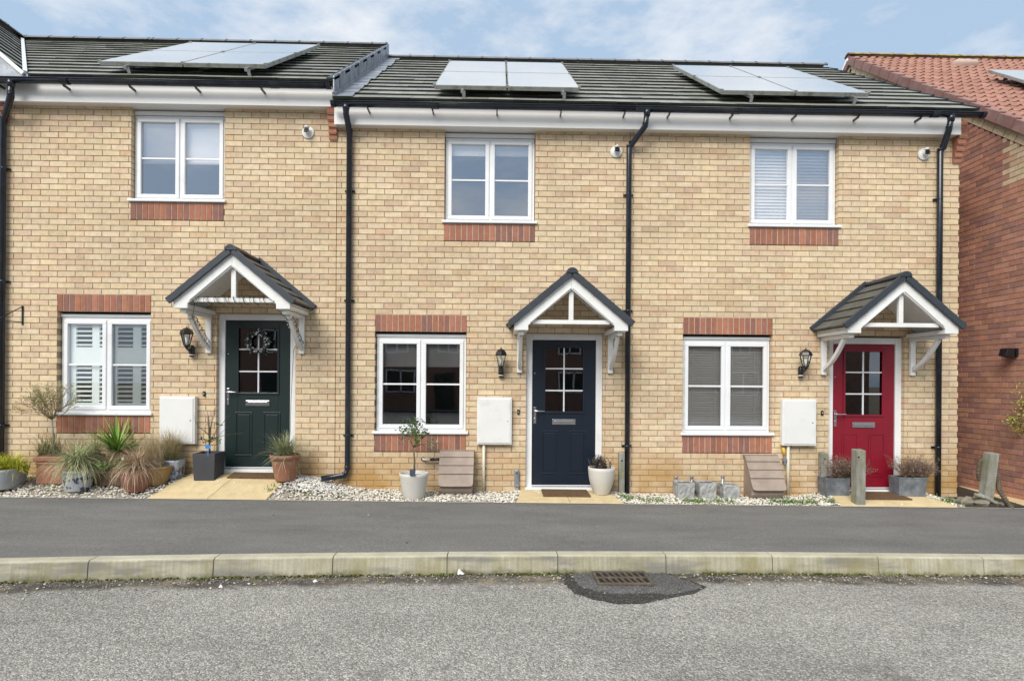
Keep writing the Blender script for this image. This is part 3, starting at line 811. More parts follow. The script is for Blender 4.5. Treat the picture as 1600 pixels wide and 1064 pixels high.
XB = [-6.46, -2.145, 1.716, 6.167]
ZS = 4.765          # soffit height of the two lower houses
def terrace_house(x0, x1, zo, xl, xu, xd, blinds, doorm, label, ends):
    h = thing('terraced_house', ((x0+x1)/2, 0, zo), label, 'house', 'terraced houses of the row')
    zb = -.22+zo-(.225 if zo else 0)
    lo = (.755+zo, 2.105+zo); up = (3.530+zo, ZS+zo+.02)
    dz = .05+zo-(.02 if xd > 3 else 0)
    holes = [(xl-.6, xl+.6, lo[0]-.225, lo[1]+.225), (xu-.6, xu+.6, up[0]-.225, up[1]+.1),
             (xd-.51, xd+.51, -1, dz+2.055)]
    brickwork(x0+.004, x1-.004, zb, ZS+zo+.03, holes, front, buffcol, gu=xl-.6, parent=h)
    # header course over the door
    for a, z0, z1 in ((xl, lo[0]-.225, 0), (xl, lo[1], 0), (xu, up[0]-.225, 0)):
        soldiers(a-.6, a+.6, z0+.003, 'soldier_course', h)
    window(h, xl, lo[0], lo[1]-.012, blinds[0], False, int(x0*10))
    window(h, xu, up[0], up[1]-.025, blinds[1], True, int(x0*10)+3)
    door(h, xd, dz, doorm)
    canopy(h, xd, zo)
    # boxed eaves
    f = MB(); f.box(x0-(0 if not ends[0] else .0), x1-(.092 if ends[1] else 0), -.135, -.11, ZS+zo-.014, ZS+zo+.235)
    f.build('fascia', M['fascia'], h, bevel=.004)
    f = MB(); f.box(x0, x1-(.092 if ends[1] else 0), -.109, .16, ZS+zo-.002, ZS+zo+.012)
    pass
    f.build('soffit', M['fascia'], h)
    # roof
    ex = .055 if ends[1] else 0
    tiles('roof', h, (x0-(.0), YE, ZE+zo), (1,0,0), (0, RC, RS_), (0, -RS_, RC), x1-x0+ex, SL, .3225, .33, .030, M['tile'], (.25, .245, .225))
    yr, zr = YE+SL*RC, ZE+zo+SL*RS_
    ridge_tiles(h, x0, x1+ex, yr, zr+.015, M['ridge_dark'])
    # back slope, back wall, side walls
    b = MB(); b.hexa([(x0, yr, zr-.02), (x1+ex, yr, zr-.02), (x1+ex, 2*yr-YE, ZE+zo-.02), (x0, 2*yr-YE, ZE+zo-.02),
                      (x0, yr, zr+.01), (x1+ex, yr, zr+.01), (x1+ex, 2*yr-YE, ZE+zo+.01), (x0, 2*yr-YE, ZE+zo+.01)])
    b.col = (.1, .1, .09); b.build('rear_roof', M['tile'], h)
    bw = MB(); bw.box(x0, x1, 2*yr-YE-.4, 2*yr-YE-.3, zb-.1, ZS+zo+.1); bw.build('rear_wall', M['interior'], h)
    # interior: two floors of plain rooms behind the windows
    i = MB()
    xm = xd-.62
    for (a, c, z0, z1) in ((x0+.1, xm-.05, zo+.05, zo+2.42), (xm+.05, x1-.1, zo+.05, zo+2.42), (x0+.1, x1-.1, zo+2.62, zo+4.90)):
        y0, y1 = .155, 3.2
        i.add([(a,y0,z0),(c,y0,z0),(c,y1,z0),(a,y1,z0),(a,y0,z1),(c,y0,z1),(c,y1,z1),(a,y1,z1)],
              [(0,1,2,3),(7,6,5,4),(1,5,6,2),(2,6,7,3),(3,7,4,0)])
    io = i.build('interior_walls', M['interior'], h, recalc=False)
    return h
# ================================================================ the terrace
h1 = terrace_house(XB[0], XB[1], .225, sum(P(x, 600)[0] for x in (87.5, 236.5))/2, -4.205, -3.178, ('shutter', 'roman'), 'door_green',
    'buff brick terraced house with dark green front door and white window shutters', (False, False))
h2 = terrace_house(XB[1], XB[2], 0, -1.031, -.138, .867, ('roller', 'short'), 'door_navy',
    'buff brick terraced house with navy blue front door, between green and red doors', (False, False))
h3 = terrace_house(XB[2], XB[3], 0, 3.042, 3.923, 4.922, ('venetian_grey', 'venetian'), 'door_red',
    'buff brick end terraced house with bright red front door and venetian blinds', (False, True))
gutter(h1, XB[0]-.3, XB[1]-.02, .225, (False, True))
gutter(h2, XB[1]+.005, XB[2], 0, (True, False))
gutter(h3, XB[2]+.001, XB[3]+.10, 0, (False, True))
YG = YE-.055
x, _ = P(545, 400, -.05)
xb, zb_ = P(500, 751, -.22)
downpipe(h2, x, x, 0, [(x+.01, YG, 4.91), (x+.01, YG, 4.83), (x, -.052, 4.68), (x, -.052, .30), (x-.03, -.06, .22), (xb, -.17, zb_+.02)], [3.93, 2.5, .74])
x, _ = P(981.5, 450, -.05); x2, _ = P(1011, 190, YG)
downpipe(h3, x, x2, 0, [(x2, YG, 4.91), (x2-.02, YG+.01, 4.74), (x+.03, -.06, 4.58), (x, -.052, 4.53), (x, -.052, -.02)], [3.93, 2.4, .62])
x, _ = P(1467.5, 450, -.05); x2, _ = P(1486, 190, YG)
downpipe(h3, x, x2, 0, [(x2, YG, 4.91), (x2-.02, YG+.01, 4.76), (x+.03, -.06, 4.60), (x, -.052, 4.55), (x, -.052, -.08)], [3.93, 2.4, .62])
x, _ = P(3.5, 450, -.05); x2, _ = P(17, 150, YG)
downpipe(h1, x, x2, 0, [(x2, YG, 5.14), (x2-.01, YG+.01, 4.97), (x+.03, -.06, 4.82), (x, -.052, 4.77), (x, -.052, .06)], [4.15, 2.7, .85])
corbel(h1, P(513, 210, -.05)[0], 4.970, 5); corbel(h3, XB[3]-.1065, 4.945, 7)
corbel(h1, XB[0]+.0, 4.970, 3)
for hh, q in ((h1, (481, 207)), (h2, (963, 237)), (h3, (1444, 241))): cowl(hh, *q)
solar_array(h1, -5.13, -3.03, .225); solar_array(h2, -.86, 1.02, 0); solar_array(h3, 2.89, 4.84, 0)
# white box end of the lower fascia beside the taller house
f = MB(); f.box(XB[1]-.0+.002, XB[1]+.02, -.137, -.0, ZS-.016, ZS+.21); f.build('fascia_end', M['fascia'], h2)
# stepped lead flashing where the taller roof meets the lower one: soakers and hung slates
O = Vector((XB[1], YE, ZE)); D = Vector((0, RC, RS_)); Nn = Vector((0, -RS_, RC))
fl = MB(); sl = MB()
n = 14
for k in range(n):
    a = k*SL/n; b = (k+1)*SL/n
    # apron over the lower tiles
    w = .25+rnd.uniform(-.03, .02)
    q = [O+Vector((u, 0, 0))+D*s+Nn*h for h in (.034, .040) for (u, s) in ((0.004, a), (w, a), (w-.02, b-.03), (0.004, b-.02))]
    fl.hexa(q)
    # vertical slate on the gable cheek, facing +X
    z0 = .035; z1 = .035+.225*RC+.02
    p0 = O+D*a; p1 = O+D*(b-.012)
    sl.hexa([Vector((XB[1]+xx, p.y, p.z+zz)) for xx in (.006+.006*(k % 2), .02+.006*(k % 2)) for (p, zz) in ((p0, .03), (p1, .03), (p1, .30), (p0, .30))])
fl.bar(O+D*0+Vector((.02, 0, .06)), O+D*SL+Vector((.02, 0, .06)), .045, .05)
fl.build('lead_flashing', M['lead'], h1); sl.build('cheek_slates', M['lead'], h1)
v = MB()
for k in range(9):
    a = O+D*(k*SL/9)+Vector((-.03, 0, .255)); b = O+D*((k+1)*SL/9-.01)+Vector((-.03, 0, .25)); v.bar(a, b, .10, .03, Nn)
v.build('verge_trim', M['verge_dark'], h1)
v = MB()
for k in range(13):
    a = Vector((XB[3]+.062, YE, ZE+.0))+D*(k*.3225-.006)+Nn*.022; b = a+D*.32-Nn*.022; v.bar(a, b, .022, .05, Nn)
v.build('verge_trim', M['verge_dark'], h3)
# end gable wall of house 3 in brick
def gm(u, d, z): return (XB[3]-.004-d, u, z)
TP = math.tan(PITCH)
def topf(z):
    if z < 4.85: return (0.105, 6.9)
    t = (z-4.85)/TP; return (.105+max(0, t-.1), 6.9-t)
brickwork(.105, 6.9, -.22, 7.2, [], gm, buffcol, top=topf, parent=h3, name='gable_wall')

# ================================================================ house on the far side of the downpipe (gable fronted)
h0 = thing('gable_fronted_house', (-8.2, 0, .225), 'gable fronted brick house joined to the terrace beyond the green door house', 'house')
lo0, up0 = (.98, 2.33), (3.755, 4.99)
brickwork(-12.6, XB[0]-.005, -.22, 5.02, [(-9.6, -8.4, lo0[0]-.225, lo0[1]+.225), (-9.6, -8.4, up0[0]-.225, up0[1]+.1)], front, buffcol, gu=.03, parent=h0)
for z_ in (lo0[0]-.225, lo0[1], up0[0]-.225): soldiers(-9.6, -8.4, z_+.003, 'soldier_course', h0)
window(h0, -9.0, lo0[0], lo0[1]-.012, 'roller', False, 5); window(h0, -9.0, up0[0], up0[1]-.025, 'short', True, 6)
i = MB(); i.box(-12.3, XB[0]-.2, .16, 3.2, .3, 2.6); i.box(-12.3, XB[0]-.2, .16, 3.2, 2.8, 4.9); i.f = [f for k, f in enumerate(i.f) if k % 6 != 2]; i.m = [0]*len(i.f); i.sm = [False]*len(i.f); i.build('interior_walls', M['interior'], h0, recalc=False)
Xv = P(39, 116, YE)[0]; SLg = 4.4
PG = R(40.3); GC, GS = math.cos(PG), math.sin(PG); SLg = (SL*RS_)/GS
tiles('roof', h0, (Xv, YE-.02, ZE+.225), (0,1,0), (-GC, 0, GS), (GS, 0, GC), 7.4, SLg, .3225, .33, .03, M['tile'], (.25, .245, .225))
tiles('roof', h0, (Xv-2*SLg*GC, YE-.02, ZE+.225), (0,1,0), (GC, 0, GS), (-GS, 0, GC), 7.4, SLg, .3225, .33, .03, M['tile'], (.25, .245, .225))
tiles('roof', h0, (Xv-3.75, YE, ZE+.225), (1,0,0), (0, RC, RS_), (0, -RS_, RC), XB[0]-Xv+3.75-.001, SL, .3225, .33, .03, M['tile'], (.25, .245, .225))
ridge_tiles(h0, Xv-3.7, XB[0], YE+SL*RC, ZE+.225+SL*RS_+.015, M['ridge_dark'])
ridge_tiles(h0, YE-.02, YE+7.3, Xv-SLg*GC, ZE+.225+SLg*GS+.02, M['ridge_dark'], axis='y')
g = MB(); g.col = (.58, .46, .30); g.prismY([(Xv-2*SLg*GC+.3, 4.99), (Xv-.25, 4.99), (Xv-SLg*GC, ZE+.225+SLg*GS-.2)], -.0, .1); g.build('gable_wall', M['brick'], h0)
g = MB(); g.bar((Xv+.02, YE-.045, ZE+.225), (Xv-SLg*GC, YE-.045, ZE+.225+SLg*GS), .03, .045, (0,0,1)); g.build('bargeboard', M['fascia'], h0, bevel=.003)
g = MB(); g.bar((Xv, YE, ZE+.285), (Xv-SLg*GC, YE+SL*RC, ZE+.285+SL*RS_), .045, .012, (0,0,1)); g.build('valley_trim', M['upvc'], h0)
g = MB(); g.hexa([(Xv-.9, YE-.03, ZE+.16), (Xv+.06, YE-.03, ZE+.16), (Xv+.06, YE+.02, ZE+.16), (Xv-.9, YE+.02, ZE+.16), (Xv-.9, YE-.03, ZE+.19+.76), (Xv+.06, YE-.03, ZE+.225), (Xv+.06, YE+.02, ZE+.225), (Xv-.9, YE+.02, ZE+.95)]); g.build('lead_apron', M['lead'], h0)
f = MB(); f.box(-12, XB[0], -.135, -.11, ZS+.211, ZS+.46); f.box(-12, XB[0], -.109, .1, ZS+.223, ZS+.235); f.build('fascia', M['fascia'], h0)
gutter(h0, -12, XB[0]-.301, .225, (False, False))

# ================================================================ red brick neighbour
XN = 6.95; YA, ZA, PN = 3.70, 7.88, R(38.3)
nb = thing('red_brick_house', (XN+3, 2, -.08), 'red brick neighbouring house with pink pantile roof and gable end', 'house')
TN = math.tan(PN)
def nm(u, d, z): return (XN+d, u, z)
def ntop(z):
    t = (z-(ZA-.22))/TN
    return (max(-.55, YA+t), min(8.2, YA-t)) if z > 4 else (-.55, 8.2)
yp = .2
brickwork(-.55, 8.2, -.30, 7.72, [], nm, redcol, top=ntop, parent=nb, mats=[M['redbrick'], M['mortar_red']], patch=lambda u, z: u < yp and z > 4.15)
Z0 = -.30
bwf = lambda u, d, z: (u, -.55+d, z)
brickwork(XN+.105, XN+5.5, -.30, 4.6, [], bwf, redcol, parent=nb, mats=[M['redbrick'], M['mortar_red']], name='front_wall')
# buff brick verge course
g = MB(); Dn = Vector((0, math.cos(PN), math.sin(PN))); Dn2 = Vector((0, math.cos(PN), -math.sin(PN)))
ap = Vector((XN, YA, ZA-.16)); Ln = 5.4
k = 0
while k*.225 < Ln-.2:
    for DD in (-Dn, Dn2):
        a = ap+DD*(k*.225+.006); b = ap+DD*((k+1)*.225-.006); g.col = jit(rnd.choice(BUFF), .08)
        g.bar(a+Vector((.027, 0, .015)), b+Vector((.027, 0, .015)), .068, .15, (0,0,1))
    k += 1
g.build('verge_brick_course', M['brick'], nb)
# pantile front slope: rolled profile, stepped courses
EAVE = ap+Vector((-.05, 0, .20))-Dn*5.35
def pantiles(parent, O, D, Nn, ulen, slen, gauge=.27):
    t = MB(); prof = []
    per = .16; x = 0; m = 10
    while x < ulen:
        for j in range(m):
            f_ = j/m
            hgt = .026*max(0, math.sin(PI*min(1, f_/.42)))**1.0 if f_ < .42 else -.004*math.sin(PI*(f_-.42)/.58)
            prof.append((x+per*f_, hgt))
        x += per
    nn = len(prof); c = 0; s = 0
    while s < slen:
        s1 = min(s+gauge+.03, slen)
        vs = []; cols = []
        shade = [rnd.uniform(.86, 1.12) for _ in range(nn//m+2)]
        for (ss, h) in ((s, -.012), (s-.004, .024), (s+gauge*.5, .012), (s1, -.003)):
            for i, (u, hh) in enumerate(prof):
                jj = ((i//m)*7919+c*104729) % 13*.0006
                vs.append(O+Vector((u, 0, 0))+D*ss+Nn*(h+jj+(hh if h > -.01 else hh*.4-.0)))
                q = shade[i//m]; cols.append((.36*q, .185*q, .135*q))
        fs = [(r*nn+i, r*nn+i+1, (r+1)*nn+i+1, (r+1)*nn+i) for r in range(3) for i in range(nn-1)]
        b = len(t.v); t.v += [tuple(v) for v in vs]; t.c += cols
        for f_ in fs: t.f.append(tuple(i+b for i in f_)); t.m.append(0); t.sm.append(False)
        s += gauge; c += 1
    return t.build('roof', M['pantile'], parent, recalc=False)
Nn2 = Vector((0, -math.sin(PN), math.cos(PN)))
pantiles(nb, EAVE+Vector((.07, 0, .02)), Dn, Nn2, 6.6, 5.38)
g = MB(); g.hexa([(XN-.08, YA, ZA+.0), (XN+6, YA, ZA+.0), (XN+6, YA+4.2, ZA-4.2*TN), (XN-.08, YA+4.2, ZA-4.2*TN), (XN-.08, YA, ZA+.05), (XN+6, YA, ZA+.05), (XN+6, YA+4.2, ZA-4.2*TN+.05), (XN-.08, YA+4.2, ZA-4.2*TN+.05)])
g.col = (.4, .165, .125); g.build('rear_roof', M['pantile'], nb)
vt = MB(); s = 0; k = 0
while s < 5.3:
    for DD, side in ((Dn, 0), (Vector((0, -math.cos(PN), math.sin(PN))), 1)):
        O_ = EAVE if side == 0 else Vector((EAVE.x, 2*YA-EAVE.y, EAVE.z))
        NN = Nn2 if side == 0 else Vector((0, math.sin(PN), math.cos(PN)))
        a = O_+DD*(s-.015); b = O_+DD*(s+.318)
        h0_, h1_ = .055, .035
        vt.hexa([a+Vector((-.012, 0, 0))-NN*.095, a+Vector((.012, 0, 0))-NN*.095, b+Vector((.012, 0, 0))-NN*.095, b+Vector((-.012+.008, 0, 0))-NN*.095,
                 a+Vector((-.012, 0, 0))+NN*h0_, a+Vector((.012, 0, 0))+NN*h0_, b+Vector((.012, 0, 0))+NN*h1_, b+Vector((-.012+.008, 0, 0))+NN*h1_])
        vt.hexa([a+Vector((-.010, 0, 0))+NN*(h0_-.015), a+Vector((.17, 0, 0))+NN*(h0_-.015), b+Vector((.17, 0, 0))+NN*(h1_-.015), b+Vector((-.002, 0, 0))+NN*(h1_-.015),
                 a+Vector((-.010, 0, 0))+NN*(h0_+.002), a+Vector((.17, 0, 0))+NN*h0_, b+Vector((.17, 0, 0))+NN*h1_, b+Vector((-.002, 0, 0))+NN*(h1_+.002)])
    s += .318
vt.build('verge_tiles', M['verge_pink'], nb, bevel=.004)
ridge_tiles(nb, XN-.075, XN+6, YA, ZA+.105, M['ridge_pink'], r=.10)
# oval roof vent
c = EAVE+Dn*4.55+Nn2*.06; vx = (1500-780)*10.9/900
g = MB(); n = 20
vs = [Vector((vx+.24*math.cos(2*PI*j/n), 0, 0))+Vector((0, c.y, c.z))+Dn*.10*math.sin(2*PI*j/n)+Nn2*h_*1.0 for h_ in (-.02, .05) for j in range(n)]
vs += [Vector((vx+.19*math.cos(2*PI*j/n), 0, 0))+Vector((0, c.y, c.z))+Dn*.07*math.sin(2*PI*j/n)+Nn2*.085 for j in range(n)]
g.add(vs, [(r*n+j, r*n+(j+1) % n, (r+1)*n+(j+1) % n, (r+1)*n+j) for r in (0, 1) for j in range(n)]+[tuple(2*n+j for j in range(n))], True)
g.build('roof_vent', simple('vent_clay', (.50, .37, .31), .7), nb)
# its solar array
def npt(x, s, h): return Vector((x, EAVE.y, EAVE.z))+Dn*s+Nn2*h
for (a, b) in ((8.22, 9.20), (9.22, 10.2)):
    for (c_, d_) in ((.60, 1.92), (1.94, 3.26)):
        p = MB(); p.hexa([npt(x, s, h) for h in (.15, .19) for (x, s) in ((a, c_), (b, c_), (b, d_), (a, d_))]); po = p.build('solar_panel', M['panel_frame'], nb, bevel=.003)
        g = MB(); g.hexa([npt(x, s, h) for h in (.18, .1915) for (x, s) in ((a+.012, c_+.012), (b-.012, c_+.012), (b-.012, d_-.012), (a+.012, d_-.012))]); g.build('solar_glass', M['solar'], po)
g = MB(); g.bar(npt(8.45, .55, .12), npt(8.45, 3.25, .12), .035, .04, Nn2)
for s in (.6, 1.9, 3.1): g.bar(npt(8.45, s, 0), npt(8.45, s, .13), .04, .01, Dn)
g.build('panel_rail', M['alu'], nb)
g = MB(); g.box(XN+.1, XN+6, -.75, -.6, 4.5, 4.68); g.build('gutter', M['gutter'], nb)
# floodlight on its gable
yl, zl = .0, 1.90
sl_ = thing('floodlight', (XN-.06, yl, zl), 'small black floodlight fixed to the red brick gable wall', 'light fitting')
g = MB(); g.box(XN-.03, XN-.002, yl-.05, yl+.05, zl-.06, zl+.05); g.bar((XN-.03, yl, zl), (XN-.08, yl, zl+.01), .02, .02)
g.build('mount', M['black'], sl_, bevel=.004)
g = MB(); g.hexa([(XN-.19, yl-.06, zl-.05), (XN-.07, yl-.06, zl-.08), (XN-.07, yl+.06, zl-.08), (XN-.19, yl+.06, zl-.05), (XN-.16, yl-.06, zl+.05), (XN-.06, yl-.06, zl+.05), (XN-.06, yl+.06, zl+.05), (XN-.16, yl+.06, zl+.05)])
g.build('lamp_head', M['black'], sl_, bevel=.006)

# ================================================================ houses across the road (seen only as reflections in the glass)
for i, xo in enumerate((-12.5, -3, 6.5, 16)):
    oh = thing('facing_house', (xo, -24, -.2), ['red brick house across the road reflected in the green door glass', 'red brick house across the road reflected in the shuttered window',
        'red brick house across the road reflected in the navy door glass', 'red brick house across the road reflected in the red door glass'][i], 'house', 'houses facing the row across the road')
    w = MB(); w.col = (.28, .17, .125); w.box(xo-4.74, xo+4.74, -31, -24, -.3, 5); w.build('wall', M['redbrick'], oh)
    r_ = MB(); r_.col = (.10, .09, .08); r_.prismX([(-31.3, 4.95), (-23.7, 4.95), (-27.5, 7.7)], xo-4.74, xo+4.74); r_.build('roof', M['tile'], oh)
    for wx, wz, ww, wh in ((-2.6, 3.0, 1.2, 1.3), (.2, 3.0, 1.2, 1.3), (2.7, 3.0, 1.2, 1.3), (-2.4, .8, 1.6, 1.3), (2.4, .8, 1.6, 1.3)):
        f = MB(); ubox_frame(f, xo+wx-ww/2, xo+wx+ww/2, wz, wz+wh, .08, -23.99, -23.94); f.box(xo+wx-.04, xo+wx+.04, -23.99, -23.94, wz, wz+wh)
        fo = f.build('window', M['upvc'], oh)
        f = MB(); f.box(xo+wx-ww/2+.05, xo+wx+ww/2-.05, -23.995, -23.98, wz+.05, wz+wh-.05); f.build('pane', M['interior_dark'], fo)
    f = MB(); f.box(xo-.5, xo+.5, -23.99, -23.93, -.2, 1.9); f.build('door', M['door_green'], oh)

# ================================================================ ground, road, kerb
KP = [(-60, -20), (-9, -3.75), (-6, -3.28), (-3.9, -2.98), (-2.26, -2.815), (-.9, -2.715), (.1, -2.655), (1.23, -2.61), (2.4, -2.585), (4.7, -2.58), (60, -2.58)]
def yk(x):
    def lin(t):
        for (a, b), (c, d) in zip(KP, KP[1:]):
            if a <= t <= c: return b+(d-b)*(t-a)/(c-a)
        return KP[-1][1]
    return sum(lin(x+e) for e in (-.5, -.25, 0, .25, .5))/5 if abs(x) < 50 else lin(x)
def yedge(x): return -.66+.009*x if abs(x) < 8 else (-.66+.009*math.copysign(8, x))
def sheet(name, xs, yfs, zf, mat, colf=None, **kw):
    m = MB(); n = len(yfs); vs = []; cols = []
    for x in xs:
        for j, yf in enumerate(yfs):
            y = yf(x); vs.append((x, y, zf(x, y, j))); cols.append(colf(x, y, j) if colf else (1, 1, 1))
    fs = [(i*n+j, (i+1)*n+j, (i+1)*n+j+1, i*n+j+1) for i in range(len(xs)-1) for j in range(n-1)]
    m.add(vs, fs, True, cols); o = m.build(name, mat, recalc=False, **kw)
    for p in o.data.polygons:
        pass
    return o
xs = [-58, -40, -25, -15]+[-10+.25*i for i in range(81)]+[12, 18, 30, 45, 58]
struct(sheet('ground', [-300, -100, -30, 30, 100, 300], [lambda x, k=k: k for k in (300, 60, 0, -60, -300)], lambda x, y, j: -.42, M['earth']))
struct(sheet('road', xs, [lambda x, d=d: yk(x)-.118-d if d < 10 else -24+d*0 for d in (-.03, .15, .35, .62, 2, 8)]+[lambda x: -21.5],
    lambda x, y, j: zg(x)-.152, M['road'], lambda x, y, j: (min(1, max(0, (yk(x)-.12-y)*1.6)), 0, 0)))
struct(sheet('far_footway', xs, [lambda x: -21.5, lambda x: -24.2], lambda x, y, j: zg(x)-.10, M['footway']))
struct(sheet('footway', xs, [lambda x: yedge(x)-.0, lambda x: (yedge(x)+yk(x))/2, lambda x: yk(x)], lambda x, y, j: zg(x)-.004-(.0 if j == 0 else 0), M['footway']))
# kerb stones
kb = MB(); x = .505-.925*30
while x < 30:
    X0, X1 = x+.003, x+.9215
    prof = [(0, -.25, 0), (0, .0, 1), (-.012, .004, 1), (-.105, .003, .93), (-.122, -.012, .82), (-.130, -.08, .42), (-.138, -.16, 0), (-.14, -.25, 0)]
    vs = []; cols = []
    nseg = 4
    for i in range(nseg+1):
        xx = X0+(X1-X0)*i/nseg
        for dy, dz, h in prof: vs.append((xx, yk(xx)+dy, zg(xx)+dz)); cols.append((h, 0, 0))
    n = len(prof)
    fs = [(i*n+j, (i+1)*n+j, (i+1)*n+(j+1) % n, i*n+(j+1) % n) for i in range(nseg) for j in range(n)]
    fs += [tuple(range(n)), tuple(range((nseg+1)*n-1, nseg*n-1, -1))]
    kb.add(vs, fs, False, cols); x += .925
struct(kb.build('kerb', M['kerb'], bevel=.003))
jb = MB(); jb.add([(xx, yk(xx)+dy, zg(xx)+dz) for xx in [-26+.5*i for i in range(105)] for dy, dz in ((-.005, -.006), (-.116, -.012), (-.128, -.14))],
    [(i*3+j, i*3+j+1, i*3+j+4, i*3+j+3) for i in range(104) for j in range(2)]); jb.build('kerb_joint_mortar', simple('joint_dirt', (.12, .11, .07), .95, .3, 30), kind='structure')
# gravel bed
def bank(x):
    pts = [(-12, .12), (-4.6, .13), (-3.7, .20), (-2.7, .20), (-2.3, .13), (-2.0, .04), (-1.6, .01), (.1, .0), (.3, .03), (1.5, .03), (1.8, 0), (4.0, .0), (4.3, .055), (5.8, .055), (6.3, 0), (12, .0)]
    for (a, b), (c, d) in zip(pts, pts[1:]):
        if a <= x <= c: return b+(d-b)*(x-a)/(c-a)
    return 0
def zgr(x, y): t = max(0, min(1, 1+y/.64)); return zg(x)+bank(x)*(1-(1-t)**2)
struct(sheet('gravel_bed', [-12+.25*i for i in range(77)], [lambda x: .02, lambda x: -.1, lambda x: -.2, lambda x: -.3, lambda x: -.4, lambda x: -.5, lambda x: yedge(x)+.012], lambda x, y, j: zgr(x, y)-.014, M['gravelbase']))
eb = sheet('edging_strip', [-12+.5*i for i in range(50)], [lambda x: yedge(x)+.016, lambda x: yedge(x)-.014], lambda x, y, j: zg(x)+.002, simple('edging', (.42, .40, .35), .9, .2, 12)); struct(eb)
# paths (buff slabs)
def path(quads, name, nx, ny):
    m = MB()
    (ax, ay), (bx_, by), (cx, cy), (dx, dy) = quads   # front-left, front-right, back-right, back-left
    for i in range(nx):
        for j in range(ny):
            v = rnd.uniform(.93, 1.07); m.col = (.60*v, .475*v, .27*v)
            def pt(u, w):
                fx = ax+(bx_-ax)*u; fy = ay+(by-ay)*u; gx = dx+(cx-dx)*u; gy = dy+(cy-dy)*u
                X, Y = fx+(gx-fx)*w, fy+(gy-fy)*w
                return X, Y
            g = .004; K = 5
            ws = [(j+g*2+(1-g*4)*q/K)/ny for q in range(K+1)]
            vs = []
            for w_ in ws:
                for u in ((i+g)/nx, (i+1-g)/nx):
                    X, Y = pt(u, w_); vs += [(X, Y, zgr(X, Y)-.06), (X, Y, zgr(X, Y)+.012)]
            fs = []
            for q in range(K):
                a = 4*q; b = a+4
                fs += [(a+1, a+3, b+3, b+1), (a, b, b+2, a+2), (a, a+1, b+1, b), (a+2, b+2, b+3, a+3)]
            fs += [(0, 2, 3, 1), (4*K, 4*K+1, 4*K+3, 4*K+2)]
            m.add(vs, fs)
    return struct(m.build(name, M['paving'], bevel=.004))
e1, e2 = G(236, 777), G(424, 777)
path([(e1[0], yedge(-4)+.0), (e2[0], yedge(-2.7)), (-2.62, .04), (-3.93, .04)], 'path', 2, 1)
path([(.22, yedge(.3)), (1.52, yedge(1.4)), (1.42, .04), (.30, .04)], 'path', 2, 1)
path([(4.2, yedge(4.4)), (5.68, yedge(5.7)), (5.46, .04), (4.38, .04)], 'path', 2, 1)
path([(6.55, yedge(6.6)), (9.5, yedge(8)), (9.5, .9), (6.85, .9)], 'side_path', 3, 2)

def in_path(x, y):
    t = max(0, min(1, (y-yedge(x))/.66))
    for f0, f1, b0, b1 in ((e1[0], e2[0], -3.93, -2.62), (.22, 1.52, .30, 1.42), (4.2, 5.68, 4.38, 5.46)):
        if f0+(b0-f0)*t-.0 < x < f1+(b1-f1)*t: return True
    return False
def stones(mb, x, y, z, r, col):
    k = 6; a0 = rnd.uniform(0, PI); sx, sy, sz = r*rnd.uniform(.8, 1.4), r*rnd.uniform(.7, 1.1), r*rnd.uniform(.5, .85)
    vs = []
    for zz, rr in ((-.7, .6), (.1, 1.0), (.75, .55)):
        for j in range(k):
            t = 2*PI*j/k; q = rnd.uniform(.82, 1.12)
            px_, py_ = sx*rr*q*math.cos(t), sy*rr*q*math.sin(t)
            vs.append((x+px_*math.cos(a0)-py_*math.sin(a0), y+px_*math.sin(a0)+py_*math.cos(a0), z+sz*zz*q))
    fs = [(i*k+j, i*k+(j+1) % k, (i+1)*k+(j+1) % k, (i+1)*k+j) for i in (0, 1) for j in range(k)]+[tuple(2*k+j for j in range(k))]
    mb.add(vs, fs, False, [col]*len(vs))
gs = MB()
for _ in range(11500):
    x = rnd.uniform(-7.0, 6.15); y = rnd.uniform(yedge(x)+.015, -.005)
    if in_path(x, y):
        if rnd.random() > .012: continue
    if x > 5.75: continue
    v = rnd.uniform(.72, 1.05); c = (.78*v, .75*v*rnd.uniform(.96, 1), .68*v*rnd.uniform(.88, 1))
    if rnd.random() < .05: c = (.30*v, .22*v, .14*v)
    stones(gs, x, y, zgr(x, y)+rnd.uniform(-.006, .012), rnd.uniform(.009, .017), c)
for _ in range(900):     # heaped against the wall beside the green-door path
    x = rnd.gauss(-2.35, .22); y = rnd.uniform(-.5, -.01); v = rnd.uniform(.6, 1.0)
    if in_path(x, y): continue
    stones(gs, x, y, zgr(x, y)+.01+rnd.uniform(0, .02), rnd.uniform(.009, .018), (.84*v, .81*v, .75*v))
gs.build('gravel', M['stone'], recalc=False, kind='stuff')
# grit, pebbles and moss along the kerb foot
pb = MB()
for _ in range(2200):
    x = rnd.uniform(-4.6, 5.2); d = abs(rnd.gauss(0, .13))+.003
    y = yk(x)-.14-d
    r = rnd.uniform(.003, .008) if rnd.random() < .93 else rnd.uniform(.008, .014)
    v = rnd.uniform(.3, 1.0)
    stones(pb, x, y, zg(x)-.15+r*.3, r, (.42*v, .38*v, .31*v) if rnd.random() < .82 else (.68*v, .64*v, .55*v))
for _ in range(900):     # grit and chips washed round the tar patch
    a, b, _z = G(rnd.uniform(862, 1112), rnd.uniform(893, 950), -.15)
    if (a-.97)**2/.62**2+(b+3.02)**2/.36**2 > rnd.uniform(.8, 1.25): continue
    v = rnd.uniform(.12, .5) if rnd.random() < .9 else 1.2
    stones(pb, a, b, zg(a)-.150, rnd.uniform(.003, .007), (.42*v, .40*v, .37*v))
pb.build('grit', M['stone'], recalc=False, kind='stuff')
ms = MB()
